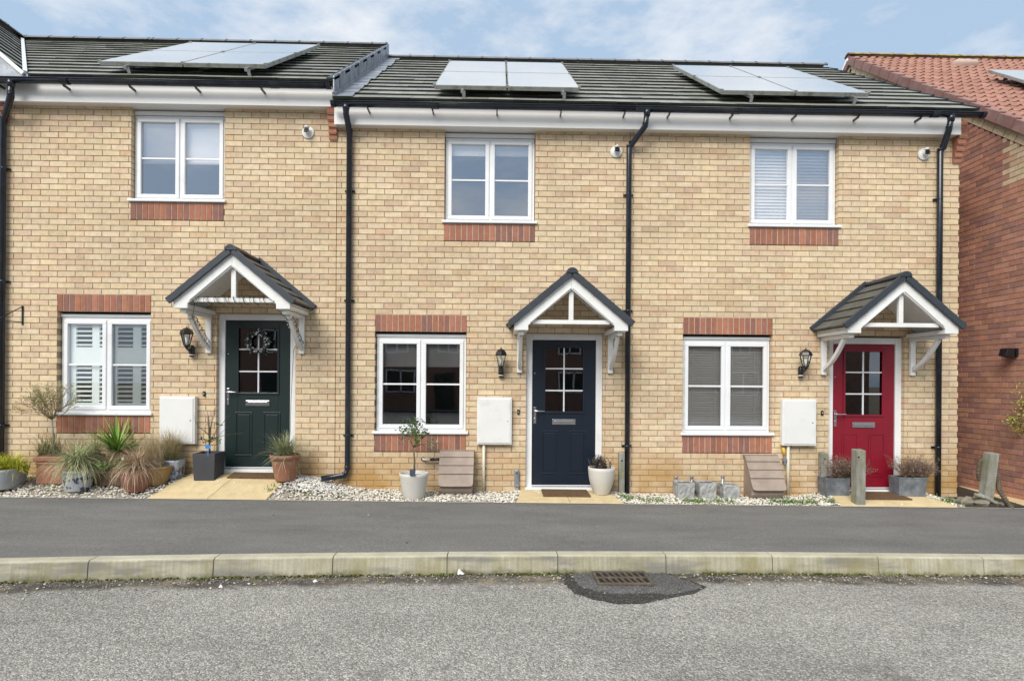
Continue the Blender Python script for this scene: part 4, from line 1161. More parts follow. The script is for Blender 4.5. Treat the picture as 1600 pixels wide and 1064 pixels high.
for _ in range(2600):
    x = rnd.uniform(-4.6, 5.2)
    if .62 < x < 1.35 and rnd.random() < .9: continue
    dens = .5+.5*math.sin(x*2.3+1)*math.sin(x*5.1)+.25*math.sin(x*11)
    if rnd.random() > .08+.75*dens: continue
    d = abs(rnd.gauss(0, .022)); v = rnd.uniform(.5, 1.3)
    stones(ms, x, yk(x)-.135-d, zg(x)-.148+max(0, .008-d*.3), rnd.uniform(.005, .012), (.095*v, .10*v, .03*v))
ms.build('moss', M['moss'], recalc=False, kind='stuff')
# tar patch + gully
pp = [(872, 897), (884, 915), (895, 926), (930, 937), (965, 944), (1010, 942), (1045, 934), (1085, 927), (1104, 917), (1085, 908), (1058, 900), (1040, 893), (1000, 890), (930, 889), (890, 890)]
def irregular(name, px_list, dz, mat, sub=4, amp=.012):
    pts = [G(a, b, -.15) for a, b in px_list]; out = []
    for (a, b) in zip(pts, pts[1:]+pts[:1]):
        for i in range(sub):
            t = i/sub; j = rnd.uniform(-amp, amp)
            X, Y = a[0]+(b[0]-a[0])*t+j, a[1]+(b[1]-a[1])*t+j
            out.append((X, min(Y, yk(X)-.137), zg(X)-.152+dz))
    m = MB(); cx = sum(p[0] for p in out)/len(out); cy = sum(p[1] for p in out)/len(out); n = len(out)
    vs = [(cx, cy, zg(cx)-.152+dz+.006)]+[((cx+(p[0]-cx)*.85), (cy+(p[1]-cy)*.85), p[2]+.005) for p in out]+out
    fs = [(0, 1+i, 1+(i+1) % n) for i in range(n)]+[(1+i, n+1+i, n+1+(i+1) % n, 1+(i+1) % n) for i in range(n)]
    m.add(vs, fs, True); return m.build(name, mat, kind='structure')
irregular('tar_patch', pp, .002, M['tar'], 8, .009)
pi_ = [(892, 894), (896, 908), (905, 917), (935, 925), (968, 929), (1010, 927), (1050, 929), (1088, 922), (1098, 917), (1078, 909), (1050, 900), (1035, 894), (1000, 890), (930, 889)]
irregular('tar_patch', pi_, .007, M['patch'], 7, .007)

gx0, gx1, gy1 = .79, 1.235, yk(1.0)-.155; gy0 = gy1-.30
zr_ = zg(1)-.15+.016
gd = thing('drain_grate', ((gx0+gx1)/2, (gy0+gy1)/2, zr_), 'rusty iron drain grate set in dark tar against the kerb', 'drain')
m = MB(); m.box(gx0+.01, gx1-.01, gy0+.01, gy1-.01, zr_, zr_+.002); m.build('hole_shade_plate', M['hole_shade'], gd)  # flat plate, the pit's shade put into its colour
m = MB(); ubox = [(gx0, gx1, gy0, gy0+.02), (gx0, gx1, gy1-.02, gy1), (gx0, gx0+.022, gy0+.02, gy1-.02), (gx1-.022, gx1, gy0+.02, gy1-.02), (gx0+.022, gx1-.022, (gy0+gy1)/2-.009, (gy0+gy1)/2+.009)]
for a, b, c_, d_ in ubox: m.box(a, b, c_, d_, zr_-.004, zr_+.016)
for row in (0, 1):
    ya, yb = (gy0+.02, (gy0+gy1)/2-.009) if row == 0 else ((gy0+gy1)/2+.009, gy1-.02)
    for k in range(1, 8):
        xx = gx0+.02+(gx1-gx0-.04)*k/8
        m.bar((xx+.012, ya, zr_+.008), (xx-.012, yb, zr_+.008), .013, .014)
m.build('grate_bars', M['orange_wood'], gd, bevel=.002)
# iron access cover in the footway & litter
for (px_, py_, lab) in ((718, 897, 'crumpled white wrapper lying against the kerb under moss'), (492, 909, 'torn white paper scrap in the road dirt left of the drain'), (345, 917, 'small flat white scrap at the foot of the kerb')):
    X, Y, Z = G(px_, py_, -.15); t = MB(); r = .045 if px_ == 718 else .02
    n = 9; vs = [(X, Y, Z+r*1.1)]
    for rr, hh in ((.5, .9), (1, .15)):
        for j in range(n):
            q = rnd.uniform(.6, 1.2); vs.append((X+r*rr*q*math.cos(2*PI*j/n), Y+r*rr*q*.6*math.sin(2*PI*j/n), Z+r*hh*rnd.uniform(.3, 1.1)))
    t.add(vs, [(0, 1+j, 1+(j+1) % n) for j in range(n)]+[(1+j, 1+n+j, 1+n+(j+1) % n, 1+(j+1) % n) for j in range(n)])
    o = t.build('litter_scrap', M['upvc']); o['label'] = lab; o['category'] = 'litter'
# ================================================================ fixtures
def lantern(px, py_top, zo, label, pxplate):
    """half lantern on a wall bracket; px = centre of the plate on the wall"""
    x, zt = P(pxplate, py_top, -.17); z = zt
    o = thing('wall_lantern', (x, 0, z-.36), label, 'lantern', 'coach lanterns beside the front doors')
    yl = -.155
    def ring6(r, zz): return [(x+r*math.cos(PI/6+PI*j/3), yl+r*math.sin(PI/6+PI*j/3), zz) for j in range(6)]
    c = MB()
    rings = [ring6(.088, z-.105), ring6(.082, z-.095), ring6(.070, z-.065), ring6(.045, z-.038), ring6(.018, z-.024)]
    vs = sum(rings, []); fs = [tuple(range(5, -1, -1))]+[(i*6+j, i*6+(j+1) % 6, (i+1)*6+(j+1) % 6, (i+1)*6+j) for i in range(4) for j in range(6)]+[tuple(24+j for j in range(6))]
    c.add(vs, fs); c.tube([(x, yl, z-.03), (x, yl, z-.012), (x, yl, z)], [.010, .006, .004], 8)
    c.build('lantern_cap', M['black'], o, bevel=.002)
    f = MB(); a = ring6(.068, z-.106); b = ring6(.036, z-.245)
    for j in range(6): f.bar(a[j], b[j], .007, .007)
    for r_ in (a, b):
        for j in range(6): f.bar(r_[j], r_[(j+1) % 6], .008, .008)
    f.tube([(x, yl, z-.245), (x, yl, z-.262), (x, yl, z-.285), (x, yl, z-.30)], [.038, .030, .016, .006], 10)
    f.build('lantern_frame', M['black'], o)
    g = MB(); g.add(ring6(.064, z-.108)+ring6(.033, z-.243), [(j, (j+1) % 6, 6+(j+1) % 6, 6+j) for j in range(6)]); g.build('lantern_glass', M['lampglass'], o, recalc=False)
    bl = MB(); bl.lathe([(.012, -.235), (.014, -.20), (.024, -.17), (.022, -.145), (.006, -.13)], (x, yl, z), 12); bl.build('bulb', M['blind'], o)
    p = MB(); p.lathe([(.001, -.395), (.030, -.388), (.034, -.36), (.034, -.27), (.026, -.245), (.001, -.235)], (x, -.034, z), 16, sy=.95)
    p.tube([(x, -.05, z-.30), (x, -.10, z-.315), (x, yl, z-.285)], .012, 8)
    p.build('backplate', M['black'], o)
    s = MB(); s.tube([(x, -.036, z-.372), (x, -.036, z-.360)], .0355, 16); s.build('sensor_band', M['meter'], o)
lantern(0, 509, .225, 'black wall lantern between the meter cupboard and the green door', 291)
lantern(0, 542, 0, 'black wall lantern between the meter cupboard and the navy door', 783)
lantern(0, 543, 0, 'black wall lantern between the meter cupboard and the red door', 1260)
def meter(x0p, x1p, y0p, y1p, label, pipe):
    xm = (x0p+x1p)/2; x0, z1 = P(x0p, y0p, -.06); x1, z0 = P(x1p, y1p, -.06)
    x1 = x0+.455; z0 = z1-.615
    o = thing('meter_cupboard', ((x0+x1)/2, 0, z0), label, 'meter box', 'white meter cupboards on the front walls')
    b = MB(); b.box(x0, x1, -.075, -.003, z0, z1); b.build('meter_case', M['meter'], o, bevel=.008)
    d = MB(); d.box(x0+.022, x1-.022, -.083, -.0752, z0+.022, z1-.022); d.build('meter_door', M['meter'], o, bevel=.004)
    k = MB(); k.tube([(x1-.055, -.083, (z0+z1)/2), (x1-.055, -.088, (z0+z1)/2)], .008, 10); k.build('lock', M['lead'], o)
    if pipe:
        xp, _ = P(pipe, 730, -.04); zb = zgr(xp, -.05)
        p = MB(); p.tube([(xp, -.035, z0), (xp, -.035, zb-.05)], .020, 12)
        p.box(xp-.035, xp+.035, -.012, -.003, z0-.30, z0-.28)
        p.build('cable_duct', M['cream_pipe'], o)
meter(250, 308, 619, 693, 'white meter cupboard low on the wall beside the square grey planter', None)
meter(745.6, 799, 620.7, 694, 'white meter cupboard on a cream duct beside the navy door', 755.8)
meter(1222, 1276, 623.5, 695, 'white meter cupboard on a cream duct beside the red door', 1231.5)
for (a, b, lab) in ((318.8, 615, 'small black doorbell button by the green door'), (810, 643.6, 'small black doorbell button by the navy door'), (1284.7, 645, 'small black doorbell button by the red door')):
    x, z = P(a, b, -.01); o = thing('doorbell', (x, 0, z), lab, 'doorbell', 'doorbell buttons by the front doors')
    m = MB(); m.box(x-.017, x+.017, -.018, -.002, z-.032, z+.032); m.build('bell_case', M['black'], o, bevel=.006)
    m = MB(); m.tube([(x, -.018, z-.004), (x, -.022, z-.004)], .009, 12); m.build('bell_button', M['chrome'], o)
# hanging basket bracket
x0, z1 = P(33, 479, -.03)
o = thing('hanging_basket_bracket', (x0, 0, z1-.2), 'black iron hanging basket bracket on bare brick beside the shuttered window', 'bracket')
m = MB(); m.box(x0-.009, x0+.009, -.012, -.002, z1-.235, z1+.01); m.build('wall_bar', M['black'], o)
m = MB(); m.bar((x0, -.012, z1-.2), (x0-.14, -.27, z1-.2), .009, .009); m.bar((x0, -.012, z1-.0), (x0-.12, -.23, z1-.185), .010, .010)
m.tube([(x0-.14, -.27, z1-.2), (x0-.15, -.285, z1-.19), (x0-.155, -.292, z1-.205), (x0-.148, -.282, z1-.222), (x0-.138, -.27, z1-.215)], .006, 8); m.build('arm', M['black'], o)
# small grey drain/terminal cap by navy door
x, z = P(807.5, 746, -.03)
o = thing('wall_terminal', (x, 0, z-.13), 'slim grey capped terminal on the wall left of the navy door', 'terminal')
m = MB(); m.box(x-.033, x+.033, -.045, -.003, z-.13, z+.11); m.build('terminal_case', M['lead'], o, bevel=.02)
m = MB(); m.box(x-.02, x+.02, -.035, -.003, z-.17, z-.131); m.build('terminal_foot', M['lead'], o)
m = MB(); m.tube([(x, -.045, z+.06), (x, -.05, z+.06)], .01, 10); m.build('screw_cap', M['black'], o)
# doormats
for (xa, xb_, ya, yb, lab, dx) in ((-3.42, -2.78, -.27, -.07, 'brown coir doormat in front of the green door', .03), (.56, 1.16, -.42, -.06, 'brown coir doormat in front of the navy door', .0), (4.66, 5.25, -.42, -.06, 'brown coir doormat in front of the red door', .0)):
    m = MB(); q = [(X, Y, zgr(X, Y)+h) for h in (.014, .032) for X, Y in ((xa, ya), (xb_+dx, ya), (xb_, yb), (xa, yb))]
    m.hexa(q); o = m.build('doormat', M['mat'], bevel=.006); o['label'] = lab; o['category'] = 'doormat'; o['group'] = 'doormats in front of the doors'
# taupe covered gas meter boxes
def gasbox(x0, label):
    z0 = zg(x0)+.0; W = .44
    o = thing('gas_meter_box', (x0+W/2, -.15, z0), label, 'gas meter box', 'taupe gas meter boxes at the wall foot')
    body = [(-.002, z0-.01), (-.002, z0+.52), (-.05, z0+.52), (-.12, z0+.43), (-.26, z0+.20), (-.285, z0+.17), (-.275, z0+.06), (-.25, z0+.02), (-.20, z0-.01)]
    m = MB(); m.prismX([(y, z) for y, z in body], x0+.012, x0+W-.012); m.build('box_body', M['taupe'], o, bevel=.018, segs=3)
    l = MB(); prof = [(-.003, .545), (-.075, .535), (-.125, .462), (-.19, .365), (-.25, .265), (-.305, .175)]
    xs_ = [x0, x0+W]
    n = len(prof)
    def off(i, d):
        a = prof[max(0, i-1)]; b = prof[min(n-1, i+1)]; dy, dz = b[0]-a[0], b[1]-a[1]; q = math.hypot(dy, dz); return (prof[i][0]+dz/q*-d, prof[i][1]+dy/q*d)
    top = prof; bot = [off(i, .022) for i in range(n)]
    bot = [(y, z) for y, z in bot]
    k = 8
    # rounded lower corners by narrowing the last strip
    vs = []; 
    def wid(i, t): return 0
    for lay, pr in ((0, top), (1, bot)):
        for i, (y, z) in enumerate(pr):
            vs += [(x0, y, z0+z), (x0+W, y, z0+z)]
    fs = []
    for i in range(n-1):
        fs += [(2*i, 2*i+1, 2*i+3, 2*i+2), (2*n+2*i, 2*n+2*i+2, 2*n+2*i+3, 2*n+2*i+1), (2*i, 2*i+2, 2*n+2*i+2, 2*n+2*i), (2*i+1, 2*n+2*i+1, 2*n+2*i+3, 2*i+3)]
    fs += [(0, 2*n, 2*n+1, 1)]
    # rounded lip
    y, z = top[-1]; yb, zb2 = bot[-1]; e = 7; tip = []; tipb = []
    for j in range(e+1):
        t = j/e; u = -math.cos(PI*t); xx = x0+W/2+(W/2)*(abs(u)**.28*math.copysign(1, u)); dd = .055*math.sin(PI*t)**.35 if 0 < j < e else 0
        tip.append((xx, y-.030*dd/.055, z0+z-.05*dd/.055)); tipb.append((xx, yb-.030*dd/.055, z0+zb2-.05*dd/.055))
    b0 = len(vs); vs += tip+tipb
    fs += [tuple(b0+j for j in range(e+1)), tuple(b0+e+1+j for j in range(e, -1, -1))]+[(b0+j, b0+e+1+j, b0+e+2+j, b0+j+1) for j in range(e)]
    l.add(vs, fs)
    for i in range(1, 5):      # overlapping boards of the lid
        (y, z), (y2, z2) = prof[i-1], prof[i]; q = math.hypot(y2-y, z2-z); oy, oz = (z2-z)/q, -(y2-y)/q
        if oz < 0 or oy > 0: oy, oz = -abs(oy), abs(oz)
        l.hexa([(x0-.002, y+oy*.001, z0+z+oz*.001), (x0+W+.002, y+oy*.001, z0+z+oz*.001), (x0+W+.002, y2, z0+z2), (x0-.002, y2, z0+z2),
                (x0-.002, y+oy*.003, z0+z+oz*.003), (x0+W+.002, y+oy*.003, z0+z+oz*.003), (x0+W+.002, y2+oy*.017, z0+z2+oz*.017), (x0-.002, y2+oy*.017, z0+z2+oz*.017)])
    l.build('box_lid', M['taupe'], o, bevel=.004)
    return o
xa = P(686, 740, -.2)[0]; gasbox(xa+.0, 'taupe gas meter box below the window behind the lollipop shrub')
xb2 = P(1165, 740, -.1)[0]; gasbox(xb2, 'taupe gas meter box between the stone pots and the cream duct')
x, z = P(661, 717, -.01); o = thing('gas_pipe', (x, 0, z), 'short cream and black pipe entering the brick left of the taupe box', 'pipe')
m = MB(); m.tube([(x, -.002, z), (x, -.006, z)], .030, 14); m.build('wall_seal', M['bark'], o)
m = MB(); m.tube([(x, -.006, z), (x+.01, -.045, z), (x+.04, -.06, z), (x+.10, -.062, z)], .016, 12); m.build('sleeve', M['cream_pipe'], o)
m = MB(); m.tube([(x+.10, -.062, z), (xa+.03, -.062, z+.004)], .017, 12); m.tube([(x+.13, -.062, z), (x+.15, -.062, z)], .021, 12); m.build('pipe_fitting', M['black'], o)
x, z = P(1224, 703, -.03); o = thing('gas_pipe', (x, 0, z-.2), 'yellow sleeved pipe and valve above the taupe box by the cream duct', 'pipe')
m = MB(); m.tube([(x, -.004, z+.03), (x, -.03, z+.02), (x+.01, -.04, z-.07)], .018, 12); m.build('sleeve', M['yellow'], o)
m = MB(); m.tube([(x+.01, -.04, z-.07), (x+.016, -.04, z-.13), (x+.01, -.05, z-.20)], .013, 10); m.box(x-.012, x+.04, -.06, -.02, z-.15, z-.11); m.build('valve', M['lead'], o, bevel=.004)
# thin service risers by the stone pots
for (a, lab) in ((1056.5, 'thin metal test rod with round cap, beside leftmost stone pot'), (1081, 'thin metal test rod with round cap, between the first two stone pots'), (1129, 'thicker metal test rod in front of the tilted dark stone pot')):
    Y = -.06 if a != 1129 else -.10
    x, zt = P(a, 746, Y); o = thing('test_rod', (x, Y, zg(x)), lab, 'rod', 'metal rods by the stone pots')
    m = MB(); m.tube([(x, Y, zg(x)-.03), (x, Y, zt)], .007 if a != 1129 else .014, 8); m.build('rod', M['alu'], o)
    m = MB(); m.tube([(x, Y-.012, zt+.005), (x, Y+.012, zt+.005)], .021, 14); m.build('round_cap', M['lead'], o)
# timber posts
def post(a, ytop, ybot, Y, w, label, hole=None, lean=0, xb=None):
    x, zt = P(a, ytop, Y); z0 = zg(x)-.05
    o = thing('timber_post', (x, Y, z0), label, 'post', 'weathered timber posts')
    m = MB(); h = w/2; e = lean
    m.hexa([(x-h-e, Y-h, z0), (x+h-e, Y-h, z0), (x+h-e, Y+h, z0), (x-h-e, Y+h, z0), (x-h, Y-h, zt), (x+h, Y-h, zt), (x+h, Y+h, zt+.012), (x-h, Y+h, zt+.012)])
    m.build('post_shaft', M['timber'], o, bevel=.007)
    if hole:
        q = MB(); q.tube([(x+hole[0], Y-h-.0015, zt-hole[1]), (x+hole[0], Y-h+.004, zt-hole[1])], .011, 12); q.build('bolt_hole_shade', M['hole_shade'], o)  # dark disc on the face, painted as the shade in the hole
    return o, x, zt
post(971, 707, 767, -.05, .075, 'timber post against the wall behind the right cream pot', (.0, .10))
post(1286, 707, 770, -.06, .082, 'timber post with a round hole, left of the red door', (.0, .08))
post(1341.5, 703, 785, -.55, .115, 'upright timber post standing at the footway in front of the red door', (-.035, .08))
lp, lx, lzt = post(1549, 708, 781, -.45, .115, 'leaning timber post among rocks beside the red brick wall', None, .085)
rp = thing('rope_coil', (lx+.12, -.45, zg(lx)), 'dark old rope looped behind the leaning timber post', 'rope')
for side, pts in ((1, [(lx+.045, -.40, lzt-.08), (lx+.085, -.42, lzt-.20), (lx+.09, -.45, lzt-.36), (lx+.06, -.50, lzt-.46), (lx+.12, -.55, lzt-.60), (lx+.16, -.60, lzt-.70)]), (-1, [(lx-.03, -.38, lzt-.05), (lx-.09, -.38, lzt-.12), (lx-.11, -.38, lzt-.26), (lx-.09, -.38, lzt-.36)])):
    m = MB(); m.tube(pts, .024 if side > 0 else .02, 10)
    for i in range(len(pts)-1):
        for t in (0, .2, .4, .6, .8):
            p = Vector(pts[i]).lerp(Vector(pts[i+1]), t); d = (Vector(pts[i+1])-Vector(pts[i])).normalized()
            m.tube([p-d*.006, p+d*.006], .030 if side > 0 else .027, 8)
    m.build('rope_strand', M['bark'], rp)

# ================================================================ plants
def blade(mb, c, az, tilt, droop, L_, w, c0, c1, seg=5, ymax=None):
    p = Vector(c); d = Vector((math.cos(az), math.sin(az), 0)); side = Vector((-math.sin(az), math.cos(az), 0)); st = L_/seg; vs = []; cols = []
    for i in range(seg+1):
        t = i/seg; ww = w*(1-t)**.7*(.6+.4*min(1, t*4))/2+.0004
        vs += [p-side*ww, p+side*ww]; k = tuple(c0[j]+(c1[j]-c0[j])*t for j in range(3)); cols += [k, k]
        a = tilt+droop*t; p = p+(d*math.sin(a)+Vector((0, 0, 1))*math.cos(a))*st
        if ymax is not None and p.y > ymax: p.y = ymax
    mb.add(vs, [(2*i, 2*i+1, 2*i+3, 2*i+2) for i in range(seg)], True, cols)
def tuft(mb, c, n, L_, tilt, droop, w, pal, rb=.05, ymax=-.012, seg=5, tip=1.1):
    for _ in range(n):
        az = rnd.uniform(0, 2*PI); r = rb*math.sqrt(rnd.random()); a2 = rnd.uniform(0, 2*PI)
        q = (c[0]+r*math.cos(a2), c[1]+r*math.sin(a2), c[2]+rnd.uniform(-.01, .01))
        col = jit(rnd.choice(pal), .2); c1 = tuple(x*tip for x in jit(rnd.choice(pal), .2))
        blade(mb, q, az, abs(rnd.gauss(0, tilt)), rnd.uniform(droop*.4, droop*1.2), L_*rnd.uniform(.55, 1.08), w*rnd.uniform(.7, 1.3), col, c1, seg, ymax)
def leafq(mb, p, s, col, d=None, asp=.42):
    d = Vector(d) if d else Vector((rnd.gauss(0, 1), rnd.gauss(0, 1), rnd.gauss(0, .8)))
    d.normalize(); r = d.cross(Vector((rnd.gauss(0, 1), rnd.gauss(0, 1), rnd.gauss(0, 1)))).normalized(); nn = d.cross(r)
    p = Vector(p)
    mb.add([p, p+d*s*.5+r*s*asp*.5+nn*s*.06, p+d*s, p+d*s*.5-r*s*asp*.5+nn*s*.06], [(0, 1, 2), (0, 2, 3)], False, [col]*4)
def twigs(mb, p, d, L_, r, depth, col, leaves=None, spread=.5, up=.1, ymax=-.01, kids=(2, 3)):
    p = Vector(p); d = Vector(d).normalized(); pts = [p]; q = p
    for i in range(3):
        d = (d+Vector((rnd.gauss(0, .10), rnd.gauss(0, .10), rnd.gauss(0, .06)+up*.2))).normalized(); q = q+d*L_/3
        if q.y > ymax: q.y = ymax
        pts.append(q.copy())
    mb.tube(pts, [r, r*.85, r*.7, r*.55], 5, True, True, [col]*20)
    if leaves is not None and depth <= 1:
        for _ in range(leaves[1]): leafq(leaves[0], pts[rnd.randint(1, 3)]+Vector((rnd.gauss(0, .006), rnd.gauss(0, .006), rnd.gauss(0, .006))), leaves[2]*rnd.uniform(.6, 1.2), jit(rnd.choice(leaves[3]), .25))
    if depth > 0:
        for _ in range(rnd.randint(*kids)):
            nd = (d+Vector((rnd.gauss(0, spread), rnd.gauss(0, spread), rnd.gauss(0, spread*.7)+up))).normalized()
            twigs(mb, pts[rnd.choice((2, 3, 3))], nd, L_*rnd.uniform(.6, .95), r*.6, depth-1, col, leaves, spread, up, ymax, kids)
def round_pot(o, x, y, z, rb, rt, h, mat, lip=.015, n=40, bulge=0, sq=None, rim=None, liph=.03):
    m = MB()
    pr = [(rb*.97, 0), (rb, .008)]
    for i in range(1, 9):
        t = i/8; pr.append((rb+(rt-rb)*t**.85+bulge*math.sin(PI*t), .008+(h-.008-(liph if rim else 0))*t))
    if rim: pr += [(rt+rim, h-liph), (rt+rim, h-.004), (rt+rim-.004, h)]
    t_ = pr[-1][0]
    pr += [(t_-lip, h), (t_-lip-.006, h-.02), (t_-lip-.012, h-.05), (.02, h-.05)]
    m.lathe(pr, (x, y, z), n, sq=sq)
    a = m.build('pot', M[mat], o)
    s = MB(); s.lathe([(t_-lip-.014, h-.06), (t_-lip-.012, h-.042), (.01, h-.030)], (x, y, z), 20, sq=sq); s.build('soil', M['soil'], o)
    return a
GR_OLIVE = [(.17, .19, .06), (.24, .23, .09), (.30, .26, .13), (.12, .14, .04)]
GR_PALE = [(.34, .42, .20), (.46, .50, .28), (.24, .32, .13), (.52, .50, .32), (.40, .36, .20)]
BLOND = [(.58, .47, .29), (.50, .39, .24), (.66, .56, .38), (.42, .34, .19), (.34, .29, .14)]
BROWNG = [(.48, .34, .23), (.38, .26, .17), (.58, .46, .33), (.30, .19, .12), (.50, .40, .30)]
LIME = [(.50, .50, .05), (.42, .45, .04), (.62, .58, .09), (.26, .30, .03)]
def pot_thing(name, label, x, y, cat, grp='potted plants by the green door house'):
    z = zgr(x, y)
    return thing(name, (x, y, z), label, cat, grp), z
# 1 zinc bowl with lime grass
x = P(3, 760, -.46)[0]; o, z = pot_thing('potted_grass', 'shallow zinc bowl of bright lime yellow grass, furthest from the doors', x, -.46, 'potted plant')
z += .0
round_pot(o, x, -.46, z, .18, .235, .24, 'zinc_pot', sq=3.2)
m = MB()
for i in range(6): tuft(m, (x-.14+.07*i, -.46, z+.20), 170, .27, .6, 1.5, .007, LIME, .08)
m.build('grass_blades', M['leaf'], o, recalc=False)
# 2 terracotta trough with standard tree
xa_, xb_ = P(52, 740, -.40)[0], P(140, 740, -.40)[0]
cx = (xa_+xb_)/2; o, z = pot_thing('potted_standard_tree', 'long terracotta trough with a bare twiggy standard tree and olive grasses', cx, -.27, 'potted tree')
zt = P(60, 713, -.40)[1]; z = zgr(cx, -.3)
m = MB(); m.box(xa_+.03, xb_-.03, -.40, -.12, z, zt-.05); m.box(xa_, xb_, -.42, -.10, zt-.06, zt); m.box(xa_+.02, xb_-.02, -.412, -.108, zt-.10, zt-.075)
m.build('trough', M['terracotta'], o, bevel=.012)
m = MB(); m.box(xa_+.03, xb_-.03, -.39, -.13, zt, zt+.004); m.build('soil', M['soil'], o)
xs0, zs0 = P(84, 713, -.26); xs1, zs1 = P(81, 655, -.26)
m = MB(); m.tube([(xs0, -.26, zt), (xs0-.005, -.262, (zt+zs1)/2), (xs1, -.26, zs1)], [.012, .010, .010], 8, cols=[(1, 1, 1)]*24); m.build('trunk', M['timber'], o)
m = MB(); lm = m
for _ in range(26):
    az = rnd.uniform(0, 2*PI); d = (math.cos(az)*1.0, math.sin(az)*.55-.15, rnd.uniform(.3, 1.6))
    twigs(m, (xs1, -.26, zs1), d, .17, .006, 3, (.24, .19, .10), (lm, 5, .022, [(.36, .34, .15), (.42, .33, .16), (.26, .29, .11)]), .42, .08, -.02, (1, 3))
cr = m.build('crown', M['leaf'], o, recalc=False)
m = MB(); tuft(m, (xa_+.12, -.22, zt), 150, .34, .7, .9, .006, GR_OLIVE, .08); tuft(m, (xa_+.0, -.24, zt-.04), 140, .38, .8, 1.2, .006, GR_OLIVE, .06)
tuft(m, (xb_-.08, -.22, zt), 220, .32, .6, 1.0, .005, BLOND+GR_OLIVE, .08); m.build('grass_blades', M['leaf'], o, recalc=False)
# 3 delft pot with pale arching grass
x = P(120, 760, -.52)[0]; o, z = pot_thing('potted_grass', 'blue and white ceramic pot with pale green arching grass spilling over it', x, -.50, 'potted plant')
round_pot(o, x, -.50, z, .125, .15, .25, 'delft', bulge=.012, rim=.006)
m = MB()
tuft(m, (x, -.50, z+.25), 800, .50, .70, 2.2, .0060, GR_PALE, .07, seg=7)
tuft(m, (x, -.52, z+.25), 220, .44, .9, 2.6, .005, BLOND+GR_PALE, .07, seg=7)
m.build('grass_blades', M['leaf'], o, recalc=False)
# 4 wooden trough with leafy green plant
xa_, xb_ = P(147, 750, -.42)[0], P(196, 750, -.42)[0]; cx = (xa_+xb_)/2
o, z = pot_thing('planted_trough', 'low brown trough of fresh green leaves and small white flowers', cx, -.34, 'planter')
m = MB(); m.box(xa_, xb_, -.42, -.20, z, z+.17); m.box(xa_-.01, xb_+.01, -.43, -.19, z+.15, z+.18); m.build('trough', simple('brown_trough', (.13, .085, .05), .8, .3, 8, .3), o, bevel=.006)
m = MB()
for _ in range(520):
    p = (cx+rnd.gauss(-.02, .13), -.33+rnd.gauss(0, .07), z+.20+abs(rnd.gauss(0, .055)))
    leafq(m, p, rnd.uniform(.02, .045), jit(rnd.choice([(.10, .26, .03), (.16, .36, .05), (.06, .17, .02)]), .2), (rnd.gauss(0, 1), rnd.gauss(-.3, 1), rnd.uniform(.0, 1)), .6)
m.build('leaves', M['leaf'], o, recalc=False)
m = MB()
for (dx, dz) in ((-.10, .29), (-.05, .26), (.12, .33)):
    for j in range(6):
        leafq(m, (cx+dx, -.36, z+dz), .022, (.8, .78, .62), (math.cos(j), math.sin(j)*.4-.3, math.sin(j*1.1)), .7)
m.build('flowers', M['leaf'], o, recalc=False)
# 5 cordyline
x, zc = P(183, 704, -.20); o, z = pot_thing('cordyline', 'spiky green cordyline on a short shaggy trunk below the window corner', x, -.20, 'plant')
m = MB(); round_pot(o, x, -.20, z, .12, .15, .20, 'anthracite')
m = MB(); m.tube([(x, -.2, z+.15), (x+.01, -.2, (z+zc)/2+.05), (x, -.2, zc)], [.045, .04, .034], 10, cols=[(1, 1, 1)]*30); m.build('trunk', M['bark'], o)
m = MB()
for i in range(95):
    az = rnd.uniform(0, 2*PI); t = rnd.random(); tl = .2+1.5*t**.85
    v = rnd.choice([(.14, .28, .04), (.20, .36, .06), (.09, .20, .03), (.28, .42, .10)])
    blade(m, (x+.012*math.cos(az), -.2+.012*math.sin(az), zc+rnd.uniform(-.04, .04)), az, tl*.85, rnd.uniform(.1, .45), rnd.uniform(.40, .54)*(1-.12*t), .027, jit(v, .15), jit((v[0]*1.25, v[1]*1.1, v[2]), .1), 6, -.012)
m.build('crown', M['leaf'], o, recalc=False)
m = MB()
for i in range(60):
    az = rnd.uniform(0, 2*PI); blade(m, (x+.03*math.cos(az), -.2+.03*math.sin(az), zc-rnd.uniform(.0, .10)), az, rnd.uniform(1.3, 1.9), rnd.uniform(.5, 1.2), rnd.uniform(.16, .34), .014, jit((.30, .20, .12), .3), jit((.36, .27, .17), .3), 5, -.012)
m.build('dead_leaves', M['dryleaf'], o, recalc=False)
# 6 terracotta pot with brown sedge
x = P(213, 758, -.50)[0]; o, z = pot_thing('potted_grass', 'round terracotta pot smothered by drooping rusty brown sedge', x, -.50, 'potted plant')
round_pot(o, x, -.50, z, .11, .15, .25, 'terracotta', bulge=.025)
m = MB(); tuft(m, (x, -.50, z+.24), 760, .42, .75, 2.5, .0044, BROWNG, .06, seg=7)
tuft(m, (x, -.52, z+.26), 320, .44, 1.1, 2.3, .0044, BROWNG+BLOND, .07, seg=7)
m.build('grass_blades', M['leaf'], o, recalc=False)
